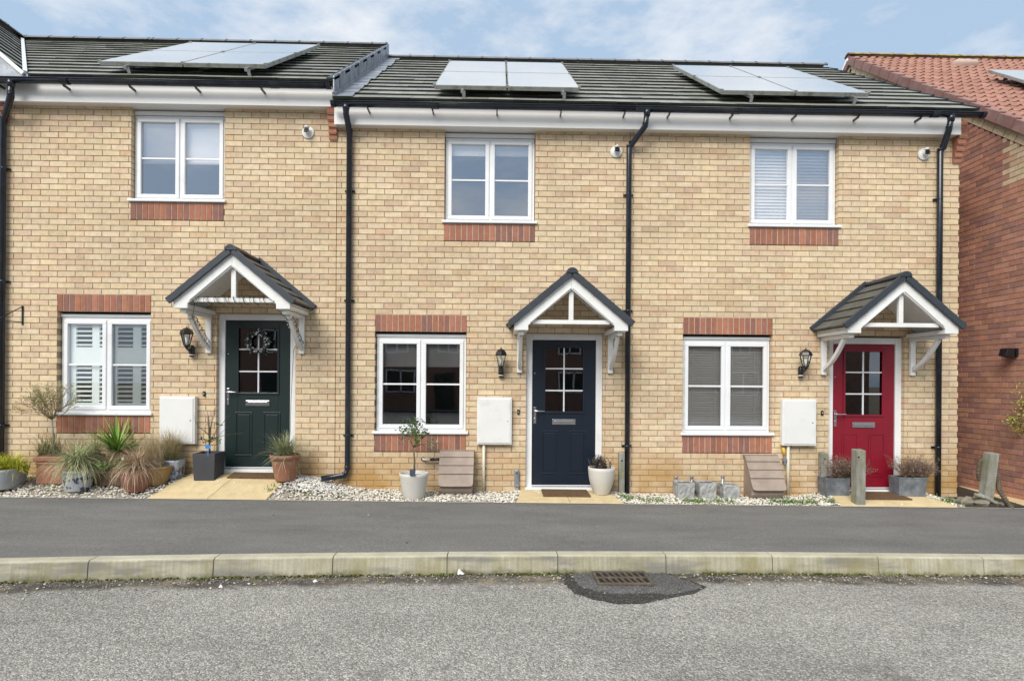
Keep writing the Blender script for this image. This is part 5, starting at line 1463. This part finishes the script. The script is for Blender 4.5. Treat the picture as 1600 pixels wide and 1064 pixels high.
# 7 ochre bowl with blond grass
x = P(246, 745, -.36)[0]; o, z = pot_thing('potted_grass', 'ochre glazed bowl with a blond feathery grass leaning left', x, -.36, 'potted plant')
round_pot(o, x, -.36, z, .10, .165, .23, 'ochre_pot', rim=.008)
m = MB()
for i in range(520):
    az = rnd.gauss(PI*.98, 1.1); blade(m, (x-.03+rnd.gauss(0, .04), -.36+rnd.gauss(0, .03), z+.2), az, abs(rnd.gauss(.05, .32)), rnd.uniform(.1, .8), rnd.uniform(.28, .50), .004, jit(rnd.choice(BLOND), .2), jit(rnd.choice(BLOND), .2), 6, -.012)
m.build('grass_blades', M['leaf'], o, recalc=False)
m = MB(); [blade(m, (x-.12, -.42, z+.2), rnd.uniform(2.4, 4), 1.2, 1.7, rnd.uniform(.2, .36), .005, jit((.09, .13, .03), .2), jit((.12, .15, .05), .2), 6) for _ in range(50)]; m.build('green_blades', M['leaf'], o, recalc=False)
# 8 blue mottled pot with grass
x = P(270, 738, -.18)[0]; o, z = pot_thing('potted_grass', 'mottled blue grey pot with dry blond grass beneath the meter cupboard', x, -.17, 'potted plant')
round_pot(o, x, -.17, z, .105, .125, .24, 'blue_glaze', sq=3.4)
m = MB(); tuft(m, (x-.05, -.17, z+.22), 620, .44, .36, .7, .004, BLOND+[(.16, .19, .06)], .08, seg=6); tuft(m, (x+.02, -.2, z+.22), 90, .22, .7, 1.2, .004, GR_OLIVE, .06)
m.build('grass_blades', M['leaf'], o, recalc=False)
# 9 anthracite cube with bare shrub
x0, zt = P(300.5, 708.5, -.33); x1 = P(335.5, 708, -.33)[0]; z0 = zgr(x0, -.30)+.006
cx = (x0+x1)/2; o = thing('potted_shrub', (cx, -.27, z0), 'dark grey square planter with a nearly leafless shrub by the green door', 'potted plant', 'potted plants by the green door house')
m = MB(); w = .016; y0_, y1_ = -.33, -.05; t_ = .012
def fr(xa, xb, ya, yb, za, zb, tx): m.hexa([(xa+tx, ya+tx, za), (xb-tx, ya+tx, za), (xb-tx, yb-tx, za), (xa+tx, yb-tx, za), (xa, ya, zb), (xb, ya, zb), (xb, yb, zb), (xa, yb, zb)])
m.hexa([(x0+t_, y0_+t_, z0), (x1-t_, y0_+t_, z0), (x1-t_, y1_-t_, z0), (x0+t_, y1_-t_, z0), (x0, y0_, zt-.05), (x1, y0_, zt-.05), (x1, y1_, zt-.05), (x0, y1_, zt-.05)])
for a, b, c_, d_ in ((x0, x1, y0_, y0_+w), (x0, x1, y1_-w, y1_), (x0, x0+w, y0_+w, y1_-w), (x1-w, x1, y0_+w, y1_-w)): m.box(a, b, c_, d_, zt-.05, zt)
m.build('pot', M['anthracite'], o, bevel=.003)
m = MB(); m.box(x0+w, x1-w, y0_+w, y1_-w, zt-.049, zt-.03); m.build('soil', M['soil'], o)
m = MB(); lm = MB(); bx_ = P(328, 704, -.27)[0]
m.tube([(bx_, -.27, zt-.03), (bx_-.01, -.27, zt+.2), (bx_-.02, -.27, zt+.47)], [.011, .010, .006], 7, cols=[(.10, .08, .05)]*21)
for (dx, dz, zz) in ((-.9, .5, .20), (.6, .9, .22), (-.35, 1, .26), (.85, .55, .18), (-.6, .75, .32), (.35, 1, .34), (.1, 1, .2)):
    twigs(m, (bx_-.01, -.27, zt+zz*.7), (dx, rnd.gauss(0, .3), dz), .17, .006, 2, (.13, .10, .06), None, .35, .1, -.02, (1, 2))
for (px_, py_) in ((316, 686), (321, 688), (331, 686), (334, 684), (341, 662), (343, 664), (342, 688), (345, 690), (318, 690)):
    lx_, lz_ = P(px_, py_, -.3); [leafq(lm, (lx_, -.3, lz_), .05, jit((.07, .15, .03), .3)) for _ in range(4)]
br = m.build('branches', M['leaf'], o, recalc=False); lm.build('leaves', M['leaf'], br, recalc=False)
tx_, tz_ = P(325, 698, -.33); m = MB(); m.box(tx_-.033, tx_+.033, -.335, -.331, tz_-.022, tz_+.022); m.box(tx_-.004, tx_+.004, -.3305, -.3285, zt-.03, tz_+.02); m.build('plant_label', M['ceramic_blue'], o)
# 10 terracotta pot right of green door
x = P(446, 725, -.27)[0]; z0 = zgr(x, -.27)+.004
o = thing('potted_grass', (x, -.27, z0), 'terracotta pot of spidery green grass to the right of the green door', 'potted plant', 'potted plants by the green door house')
round_pot(o, x, -.27, z0, .118, .170, .325, 'terracotta', rim=.016, liph=.05)
m = MB(); tuft(m, (x, -.27, z0+.30), 520, .38, .7, 1.35, .0055, [(.22, .27, .12), (.32, .35, .19), (.14, .18, .07), (.42, .38, .24)], .09, seg=6)
for _ in range(30): blade(m, (x-.1, -.30, z0+.32), rnd.gauss(PI, .35), 1.1, 1.4, rnd.uniform(.2, .36), .005, jit((.12, .15, .06), .2), jit((.18, .18, .1), .2), 6)
m.build('grass_blades', M['leaf'], o, recalc=False)
# 11 cream pot with lollipop shrub
x = P(646, 760, -.50)[0]; z0 = zgr(x, -.46)-.004
o = thing('potted_topiary', (x, -.46, z0), 'tapered cream pot with a small round-headed shrub on a thin stem', 'potted tree', 'cream pots of the navy door house')
round_pot(o, x, -.46, z0, .125, .182, .315, 'offwhite_pot')
m = MB(); sx_, sz_ = P(646, 695, -.46)
m.tube([(x, -.46, z0+.26), (x+.006, -.46, z0+.45), (sx_, -.46, sz_)], [.013, .011, .009], 8, cols=[(1, 1, 1)]*24); m.build('trunk', M['bark'], o)
m = MB(); lm = MB()
for _ in range(11):
    az = rnd.uniform(0, 2*PI); twigs(m, (sx_, -.46, sz_-.03), (math.cos(az)*.9, math.sin(az)*.8, rnd.uniform(.2, 1.5)), .115, .004, 3, (.08, .07, .04), (lm, 6, .046, [(.10, .16, .05), (.06, .11, .03), (.16, .22, .08), (.22, .25, .11)]), .55, .07, -.02, (1, 2))
for _ in range(260):
    a1, a2 = rnd.uniform(0, 2*PI), rnd.uniform(-.7, 1.5); rr = .205*rnd.uniform(.5, 1.05)
    leafq(lm, (sx_+rr*1.0*math.cos(a1)*math.cos(a2), -.46+rr*math.sin(a1)*math.cos(a2), sz_+.15+rr*.95*math.sin(a2)), .038, jit((.05, .09, .025), .3))
cr = m.build('branches', M['leaf'], o, recalc=False); lm.build('leaves', M['leaf'], cr, recalc=False)
nx_, nz_ = P(645, 738, -.63); m = MB(); m.hexa([(nx_-.034, -.655, nz_-.035), (nx_+.03, -.655, nz_-.035), (nx_+.03, -.650, nz_-.035), (nx_-.034, -.650, nz_-.035), (nx_-.038, -.640, nz_+.036), (nx_+.036, -.640, nz_+.04), (nx_+.036, -.635, nz_+.04), (nx_-.038, -.635, nz_+.036)]); m.build('plant_label', M['navy_tag'], o)
# 12 cream pot right of navy door
x = P(940, 750, -.24)[0]; z0 = zgr(x, -.24)+.012
o = thing('potted_shrub', (x, -.23, z0), 'cream egg shaped pot with dark dead-looking stubby plant by the navy door', 'potted plant', 'cream pots of the navy door house')
round_pot(o, x, -.23, z0, .095, .172, .345, 'offwhite_pot', bulge=.018)
m = MB()
for _ in range(60): twigs(m, (x-.02+rnd.gauss(0, .055), -.23+rnd.gauss(0, .04), z0+.31), (rnd.gauss(0, .35), rnd.gauss(0, .3), 1), rnd.uniform(.05, .11), .005, 1, rnd.choice([(.05, .04, .035), (.09, .075, .06), (.06, .04, .05)]), (m, 2, .018, [(.07, .05, .05), (.12, .11, .09)]), .3, .1)
m.build('stems', M['dryleaf'], o, recalc=False)
# 15 stone block pots
for k, (xa, xb3, ytop, lab, tl) in enumerate(((1059, 1086, 755, 'grey split-stone cube pot furthest from the gas meter box', 0), (1093, 1120, 755, 'paler split-stone cube pot in the middle of the three', 0), (1130, 1157, 758, 'darker tilted split-stone pot beside the gas meter box', .12))):
    Y = -.30; x0, zt = P(xa, ytop, Y); x1 = P(xb3, ytop, Y)[0]; z0 = zg(x0)-.01
    o = thing('stone_pot', ((x0+x1)/2, Y+.11, z0), lab, 'pot', 'split-stone cube pots')
    m = MB(); nx_, ns = 7, 5
    D_ = x1-x0
    for fc in range(4):
        vs = []
        for i in range(ns+1):
            for j in range(nx_+1):
                u, v = j/nx_, i/ns; bump_ = rnd.uniform(-.007, .007) if 0 < j < nx_ else 0
                w_ = 1-.10*(1-v)
                px_, py_ = ((u-.5)*D_*w_, -D_/2*w_+bump_) if fc == 0 else ((D_/2*w_+bump_), (u-.5)*D_*w_) if fc == 1 else (-(u-.5)*D_*w_, D_/2*w_+bump_) if fc == 2 else (-D_/2*w_+bump_, -(u-.5)*D_*w_)
                vs.append(((x0+x1)/2+px_, Y+D_/2+py_, z0+(zt-z0)*v+(rnd.uniform(-.004, .004) if 0 < i < ns else 0)+tl*px_*-.8*v))
        m.add(vs, [(i*(nx_+1)+j, i*(nx_+1)+j+1, (i+1)*(nx_+1)+j+1, (i+1)*(nx_+1)+j) for i in range(ns) for j in range(nx_)])
    m.build('pot_wall', M['stone_pot'], o, recalc=False)
    s = MB(); s.hexa([((x0+x1)/2+a*D_*.42, Y+D_/2+b*D_*.42, zt-.03+h-tl*a*D_*.4) for h in (0, .01) for a, b in ((-1, -1), (1, -1), (1, 1), (-1, 1))]); s.build('soil', M['soil'], o)
    s = MB(); r_ = D_*.5
    for a, b, c_, d_ in ((-r_, r_, -r_, -r_+.02), (-r_, r_, r_-.02, r_), (-r_, -r_+.02, -r_+.02, r_-.02), (r_-.02, r_, -r_+.02, r_-.02)):
        q = [((x0+x1)/2+X, Y+D_/2+Yy, zt-.02+h-tl*X*.8) for h in (0, .022) for X, Yy in ((a, c_), (b, c_), (b, d_), (a, d_))]; s.hexa(q)
    s.build('pot_rim', M['stone_pot'], o, bevel=.004)
# 16 lead planters with heather
for (xa, xb3, yt, yb, Y, hx, lab) in ((1291, 1329, 747, 771, -.26, 1322, 'lead grey trough of faded heather standing left of the red door'), (1405, 1449, 746, 771.5, -.26, 1430, 'lead grey trough of faded heather standing right of the red door')):
    x0, zt = P(xa, yt, Y); x1 = P(xb3, yt, Y)[0]; z0 = zgr(x0, Y)+.011; cx = (x0+x1)/2; dd = .21
    o = thing('potted_heather', (cx, Y+dd/2, z0), lab, 'potted plant', 'heather troughs flanking the red door')
    m = MB(); t_ = .012
    m.hexa([(x0+t_, Y+t_, z0), (x1-t_, Y+t_, z0), (x1-t_, Y+dd-t_, z0), (x0+t_, Y+dd-t_, z0), (x0, Y, zt-.02), (x1, Y, zt-.02), (x1, Y+dd, zt-.02), (x0, Y+dd, zt-.02)])
    for a, b, c_, d_ in ((x0, x1, Y, Y+.015), (x0, x1, Y+dd-.015, Y+dd), (x0, x0+.015, Y+.015, Y+dd-.015), (x1-.015, x1, Y+.015, Y+dd-.015)): m.box(a, b, c_, d_, zt-.02, zt)
    m.build('trough', M['lead_pot'], o, bevel=.004)
    m = MB(); m.box(x0+.015, x1-.015, Y+.015, Y+dd-.015, zt-.019, zt-.008); m.build('soil', M['soil'], o)
    m = MB(); lm = MB(); hxx = P(hx, 730, Y+dd/2)[0]
    for _ in range(165):
        az = rnd.uniform(0, 2*PI); twigs(m, (hxx+rnd.gauss(0, .07), Y+dd/2+rnd.gauss(0, .03), zt-.01), (math.cos(az)*.95, math.sin(az)*.6, rnd.uniform(.25, 1.3)), rnd.uniform(.10, .15), .0028, 2, (.18, .12, .09), (lm, 7, .016, [(.25, .17, .14), (.18, .125, .10), (.32, .24, .20), (.17, .15, .09)]), .4, .07, -.02, (1, 2))
    cr = m.build('stems', M['dryleaf'], o, recalc=False); lm.build('flower_heads', M['dryleaf'], cr, recalc=False)
# shrub at the right edge by the red brick wall
x = P(1640, 600, -.25)[0]; o = thing('shrub', (x, -.25, zg(x)), 'yellow green leafy shrub hanging in front of the red brick wall', 'shrub')
m = MB(); lm = MB(); zt = 1.30
m.tube([(x, -.25, zg(x)-.02), (x+.02, -.25, .6), (x-.01, -.25, 1.0)], [.03, .025, .018], 8, cols=[(.14, .11, .08)]*24)
for _ in range(16):
    az = rnd.uniform(0, 2*PI); twigs(m, (x, -.25, rnd.uniform(.85, 1.15)), (math.cos(az), math.sin(az)*.7, rnd.uniform(-.15, 1.1)), .15, .006, 3, (.16, .12, .08), (lm, 6, .042, [(.20, .24, .03), (.30, .33, .04), (.42, .40, .06), (.12, .15, .03)]), .45, -.02, 1, (1, 3))
for (a, b) in ((1581, 655), (1585, 640), (1578, 664), (1590, 610), (1592, 630), (1596, 600), (1593, 650), (1597, 620), (1598, 640)):
    q = P(a, b, -.28)
    m.tube([(x, -.25, q[1]+.12), (q[0]+.08, -.28, q[1]+.05), (q[0], -.28, q[1])], [.005, .004, .002], 5, cols=[(.16, .12, .08)]*15)
    for _ in range(9): leafq(lm, (q[0]+rnd.gauss(0, .02), -.28+rnd.gauss(0, .02), q[1]+rnd.gauss(0, .02)), .036, jit(rnd.choice([(.40, .40, .05), (.28, .33, .05), (.5, .46, .10)]), .2))
cr = m.build('branches', M['leaf'], o, recalc=False); lm.build('leaves', M['leaf'], cr, recalc=False)
# bed by the leaning post: soil, rocks, driftwood
bm_ = MB()
pts = [P(1452, 775, -.3)]
bx0, bx1 = 5.80, 6.95
bm_.add([(bx0, yedge(6)+.02, zg(6)+.006), (6.60, yedge(6)+.02, zg(6)+.006), (6.90, .9, zg(6)+.004), (6.22, .9, zg(6)+.004), (6.0, .02, zg(6)+.02), (6.05, -.2, zg(6)+.03)], [(0, 1, 5), (1, 2, 3, 4), (1, 4, 5)])
struct(bm_.build('planting_bed', M['soil']))
rocks = [(1487, 776, .060, -.35, 'grey round rock at the terrace corner, left end of the rock pile'), (1509, 777, .085, -.42, 'square grey stone block in the rock pile by the terrace corner'), (1527, 771, .075, -.30, 'brownish rock at the back of the pile left of the leaning post'),
         (1533, 779, .095, -.48, 'large mossy brown rock at the foot of the leaning post'), (1553, 781, .06, -.50, 'flat dark stone right of the leaning post foot'), (1568, 781, .05, -.48, 'small grey stone at the right end of the rock pile')]
for i, (a, b, r, Y, lab) in enumerate(rocks):
    x, _ = P(a, b, Y); z = zg(x)+r*.45; m = MB(); n = 9; vs = []; rings_ = 6
    for q in range(rings_+1):
        ph = -PI/2+PI*q/rings_
        for j in range(n):
            t = 2*PI*j/n; k = rnd.uniform(.82, 1.14); e = 3.5 if i == 1 else 2.1
            cx_, sy_ = math.copysign(abs(math.cos(t))**(2/e), math.cos(t)), math.copysign(abs(math.sin(t))**(2/e), math.sin(t))
            vs.append((x+r*1.15*max(.12, math.cos(ph)**(2/e))*cx_*k, Y+r*.9*max(.12, math.cos(ph)**(2/e))*sy_*k, z+r*.75*math.sin(ph)*k))
    m.add(vs, [(q*n+j, q*n+(j+1) % n, (q+1)*n+(j+1) % n, (q+1)*n+j) for q in range(rings_) for j in range(n)]+[tuple(range(n-1, -1, -1)), tuple(rings_*n+j for j in range(n))])
    o = m.build('rock', M['rock']); o['label'] = lab; o['category'] = 'rock'; o['group'] = 'rocks round the leaning post'
x, _ = P(1535, 775, -.5); m = MB(); m.tube([(x-.12, -.52, zg(x)+.15), (x, -.54, zg(x)+.12), (x+.12, -.55, zg(x)+.05), (x+.2, -.56, zg(x)+.04)], [.022, .028, .02, .008], 8)
m.tube([(x, -.54, zg(x)+.12), (x-.05, -.5, zg(x)+.17)], [.018, .006], 7)
o = m.build('driftwood', M['timber']); o['label'] = 'knotty pale driftwood branch lying over the rocks by the leaning post'; o['category'] = 'driftwood'
# weeds
wd = MB()
for (a, n_, sp) in ((985, 26, .10), (1010, 12, .07), (1030, 10, .05), (1075, 22, .07), (1092, 24, .09), (1120, 16, .07), (1140, 12, .06), (1210, 12, .06), (1228, 34, .10), (1250, 18, .06), (1268, 18, .05), (1298, 10, .04), (1255, 8, .2), (460, 6, .05), (425, 8, .04), (530, 2, .03), (486, 6, .03), (1485, 22, .06), (1570, 18, .08)):
    for _ in range(n_*6):
        x = P(a, 775, -.45)[0]+rnd.gauss(0, sp*.7); y = -.47+rnd.gauss(0, .06)+(.12 if a < 1000 and a > 900 else 0)
        if a > 1480: y += .05
        y = max(y, yedge(x)+.03)
        blade(wd, (x, y, zgr(x, y)), rnd.uniform(0, 2*PI), rnd.uniform(.2, 1.2), rnd.uniform(.2, .9), rnd.uniform(.03, .075), .009, jit((.07, .15, .02), .25), jit((.14, .24, .05), .25), 3, -.012)
for _ in range(90):
    x = rnd.choice([-4.1, -3.0, -2.35, -1.8, -.45, 3.35, .35])+rnd.gauss(0, .05); y = yk(x)-.16-abs(rnd.gauss(0, .02))
    blade(wd, (x, y, zg(x)-.15), rnd.uniform(0, 2*PI), rnd.uniform(.3, 1.2), .8, rnd.uniform(.02, .045), .008, jit((.10, .18, .03), .25), jit((.2, .26, .06), .25), 3)
fl_ = MB()
for _ in range(70):
    x = rnd.uniform(-4.4, 5); y = yk(x)-.15-abs(rnd.gauss(0, .09))
    leafq(fl_, (x, y, zg(x)-.143), rnd.uniform(.014, .034), jit(rnd.choice([(.25, .15, .06), (.34, .24, .10), (.16, .10, .05), (.45, .38, .22)]), .3), (rnd.gauss(0, 1), rnd.gauss(0, 1), rnd.uniform(0, .3)), .6)
for _ in range(26):
    x = rnd.uniform(-4.4, 5); y = rnd.uniform(yk(x)+.05, yedge(x)-.03)
    leafq(fl_, (x, y, zg(x)+.001), rnd.uniform(.012, .028), jit(rnd.choice([(.08, .06, .04), (.20, .14, .07), (.40, .36, .28)]), .3), (rnd.gauss(0, 1), rnd.gauss(0, 1), rnd.uniform(0, .15)), .6)
fl_.build('fallen_leaves', M['dryleaf'], recalc=False, kind='stuff')
wd.build('weeds', M['leaf'], recalc=False, kind='stuff')
# wreath
x, z = P(402, 534, -.0); yw = .035
o = thing('door_wreath', (x, yw, z), 'silver and dark green festive wreath hanging on the green door', 'wreath')
m = MB(); R_ = .125
m.tube([(x+R_*math.cos(t*PI/12), yw, z+R_*math.sin(t*PI/12)) for t in range(25)], .018, 8, cols=[(.02, .03, .02)]*200); m.build('wreath_ring', M['leaf'], o, recalc=False)
m = MB(); m2 = MB()
for _ in range(620):
    t = rnd.uniform(0, 2*PI); rr = R_+rnd.gauss(0, .022); p = (x+rr*math.cos(t), yw-abs(rnd.gauss(0, .022)), z+rr*math.sin(t))
    dr_ = (math.cos(t)*rnd.gauss(.3, 1), rnd.gauss(-.6, .5), math.sin(t)*rnd.gauss(.3, 1)+rnd.gauss(0, .4))
    if rnd.random() < .5: leafq(m, p, rnd.uniform(.02, .045), jit((.02, .035, .025), .3), dr_, .4)
    elif rnd.random() < .45: leafq(m2, p, rnd.uniform(.018, .036), jit((.42, .44, .45), .3), dr_, .5)
m.build('fir_leaves', M['leaf'], o, recalc=False); m2.build('silver_leaves', M['silver'], o, recalc=False)
for _ in range(26):
    t = rnd.uniform(0, 2*PI); rr = R_+rnd.gauss(0, .02); q = rnd.choice((.008, .010, .014)); b = MB(); b.col = (.55, .56, .58)
    c = (x+rr*math.cos(t), yw-.03, z+rr*math.sin(t)); b.lathe([(q*math.cos(a), q*math.sin(a)) for a in (-1.4, -.8, -.3, .3, .8, 1.4)], c, 10); b.build('bauble', M['silver'], o, recalc=False)
# string lights wound on the green door's porch
xc = -3.178; ap_ = 2.755+.225; o = thing('string_lights', (xc, -.65, ap_-.6), 'unlit black wire string lights wound round the porch of the green door', 'string lights')
def helix(a, b, r, turns, wob=.004, n=None):
    a = Vector(a); b = Vector(b); d = (b-a).normalized(); u = d.cross(Vector((0, 1, 0)) if abs(d.y) < .8 else Vector((1, 0, 0))).normalized(); v_ = d.cross(u); n = n or int(turns*9); out = []
    for i in range(n+1):
        t = i/n; an = 2*PI*turns*(t+.01*math.sin(t*40)); out.append(a+(b-a)*t+(u*math.cos(an)+v_*math.sin(an))*(r+rnd.uniform(0, wob)))
    return out
def zig(a, b, n, amp):
    return [Vector(a).lerp(Vector(b), i/n)+Vector((0, rnd.uniform(-.006, 0), rnd.uniform(-amp, amp*.6))) for i in range(n+1)]
m = MB(); yb_ = -.645
m.tube(helix((xc-.47, yb_+.0, ap_-.575), (xc+.42, yb_, ap_-.575), .040, 15), .0028, 4)
m.tube(helix((xc-.44, yb_, ap_-.57), (xc+.45, yb_, ap_-.58), .044, 8), .0028, 4)
m.build('beam_wire', M['black'], o)
for s in (-1, 1):
    m = MB(); zt = ap_-.685*math.tan(R(40))-.106
    m.tube(helix((xc+s*.60, -.44, zt-.08), (xc+s*.60, -.07, zt-.38), .042, 10), .0028, 4); m.tube(helix((xc+s*.60, -.46, zt-.06), (xc+s*.60, -.10, zt-.36), .048, 6), .0026, 4)
    m.build('bracket_wire', M['black'], o)
    m = MB()
    for q in helix((xc+s*.60, -.45, zt-.07), (xc+s*.60, -.09, zt-.37), .052, 7, n=26): m.tube([q, q+Vector((0, -.006, -.014))], .004, 5)
    m.build('bulbs', M['silver'], o)
m = MB(); xw = P(456, 600, -.03)[0]
m.tube([(xc+.60, -.07, 1.99), (xw+.02, -.03, 1.85), (xw, -.012, 1.55), (xw-.015, -.012, 1.2), (xw-.02, -.012, .8), (xw-.045, -.012, .66)], .003, 5); m.box(xw-.06, xw-.035, -.03, -.004, .60, .66)
m.build('hanging_wire', M['black'], o)
m = MB(); m.tube(zig((xc+.44, -.64, ap_-.60), (xc+.60, -.40, 2.18), 6, .02), .0028, 4); m.tube(zig((xc-.46, -.64, ap_-.60), (xc-.60, -.42, 2.18), 6, .02), .0028, 4); m.build('loose_wire', M['black'], o)

# ================================================================ sky, sun, camera
w = bpy.data.worlds.new('World'); S.world = w; w.use_nodes = True; nt = w.node_tree
for n in list(nt.nodes): nt.nodes.remove(n)
out = N(nt, 'ShaderNodeOutputWorld'); bg = N(nt, 'ShaderNodeBackground'); L(nt, bg.outputs[0], out.inputs[0])
SUN_EL, SUN_AZ = R(43), R(-152)     # azimuth measured from +Y towards +X
sky = N(nt, 'ShaderNodeTexSky', sky_type='NISHITA'); sky.sun_disc = False; sky.sun_elevation = SUN_EL; sky.sun_rotation = SUN_AZ % (2*PI)
sky.air_density = 1.0; sky.dust_density = 1.2; sky.ozone_density = 1.0
tc = N(nt, 'ShaderNodeTexCoord')
mp = N(nt, 'ShaderNodeMapping'); mp.inputs['Rotation'].default_value = (0, R(-38), R(10)); mp.inputs['Scale'].default_value = (2.0, 2.0, 4.6); mp.inputs['Location'].default_value = (5.1, 2.3, .4); L(nt, tc.outputs['Generated'], mp.inputs[0])
nz = noise(nt, mp.outputs[0], 2.1, 7, .62)
nz2 = noise(nt, tc.outputs['Generated'], 2.3, 2, .5)
cl = mth(nt, 'ADD', mth(nt, 'MULTIPLY', nz, .72), mth(nt, 'MULTIPLY', nz2, .38))
mask = ramp(nt, cl, [(.50, .0), (.60, .5), (.70, .92)])
SK = 9.0
skyc = mix(nt, .85, sky.outputs[0], tuple(SK*x for x in (.50, .665, .87)))
col = mix(nt, mask, skyc, tuple(SK*x for x in (.97, .98, 1.0)))
L(nt, col, bg.inputs[0]); bg.inputs[1].default_value = .11
sd = bpy.data.lights.new('sun', 'SUN'); sd.energy = 3.9; sd.angle = R(36); sd.color = (1, .955, .885)
so = bpy.data.objects.new('sun', sd); C.objects.link(so)
dirv = Vector((math.sin(SUN_AZ)*math.cos(SUN_EL), math.cos(SUN_AZ)*math.cos(SUN_EL), math.sin(SUN_EL)))
so.rotation_euler = (-dirv).to_track_quat('-Z', 'Y').to_euler(); so.location = dirv*20
cd = bpy.data.cameras.new('camera'); cd.sensor_width = 36; cd.lens = F/1600*36; cd.shift_y = (HOR-532)/1600; cd.clip_end = 2000; cd.clip_start = .05
co = bpy.data.objects.new('camera', cd); C.objects.link(co)
fw = Vector((math.sin(TH), math.cos(TH), 0)); rt = Vector((math.cos(TH), -math.sin(TH), 0)); upv = Vector((0, 0, 1))
cr_, sr_ = math.cos(ROLL), math.sin(ROLL)
X_ = rt*cr_+upv*sr_; Y_ = upv*cr_-rt*sr_; Z_ = -fw
co.matrix_world = Matrix(((X_.x, Y_.x, Z_.x, 0), (X_.y, Y_.y, Z_.y, CY), (X_.z, Y_.z, Z_.z, CZ), (0, 0, 0, 1)))
S.camera = co
S.view_settings.view_transform = 'Standard'; S.view_settings.look = 'None'; S.view_settings.exposure = 0.0; S.view_settings.gamma = 1
S.cycles.max_bounces = 7; S.cycles.transparent_max_bounces = 12; S.cycles.diffuse_bounces = 3
S.cycles.use_denoising = True
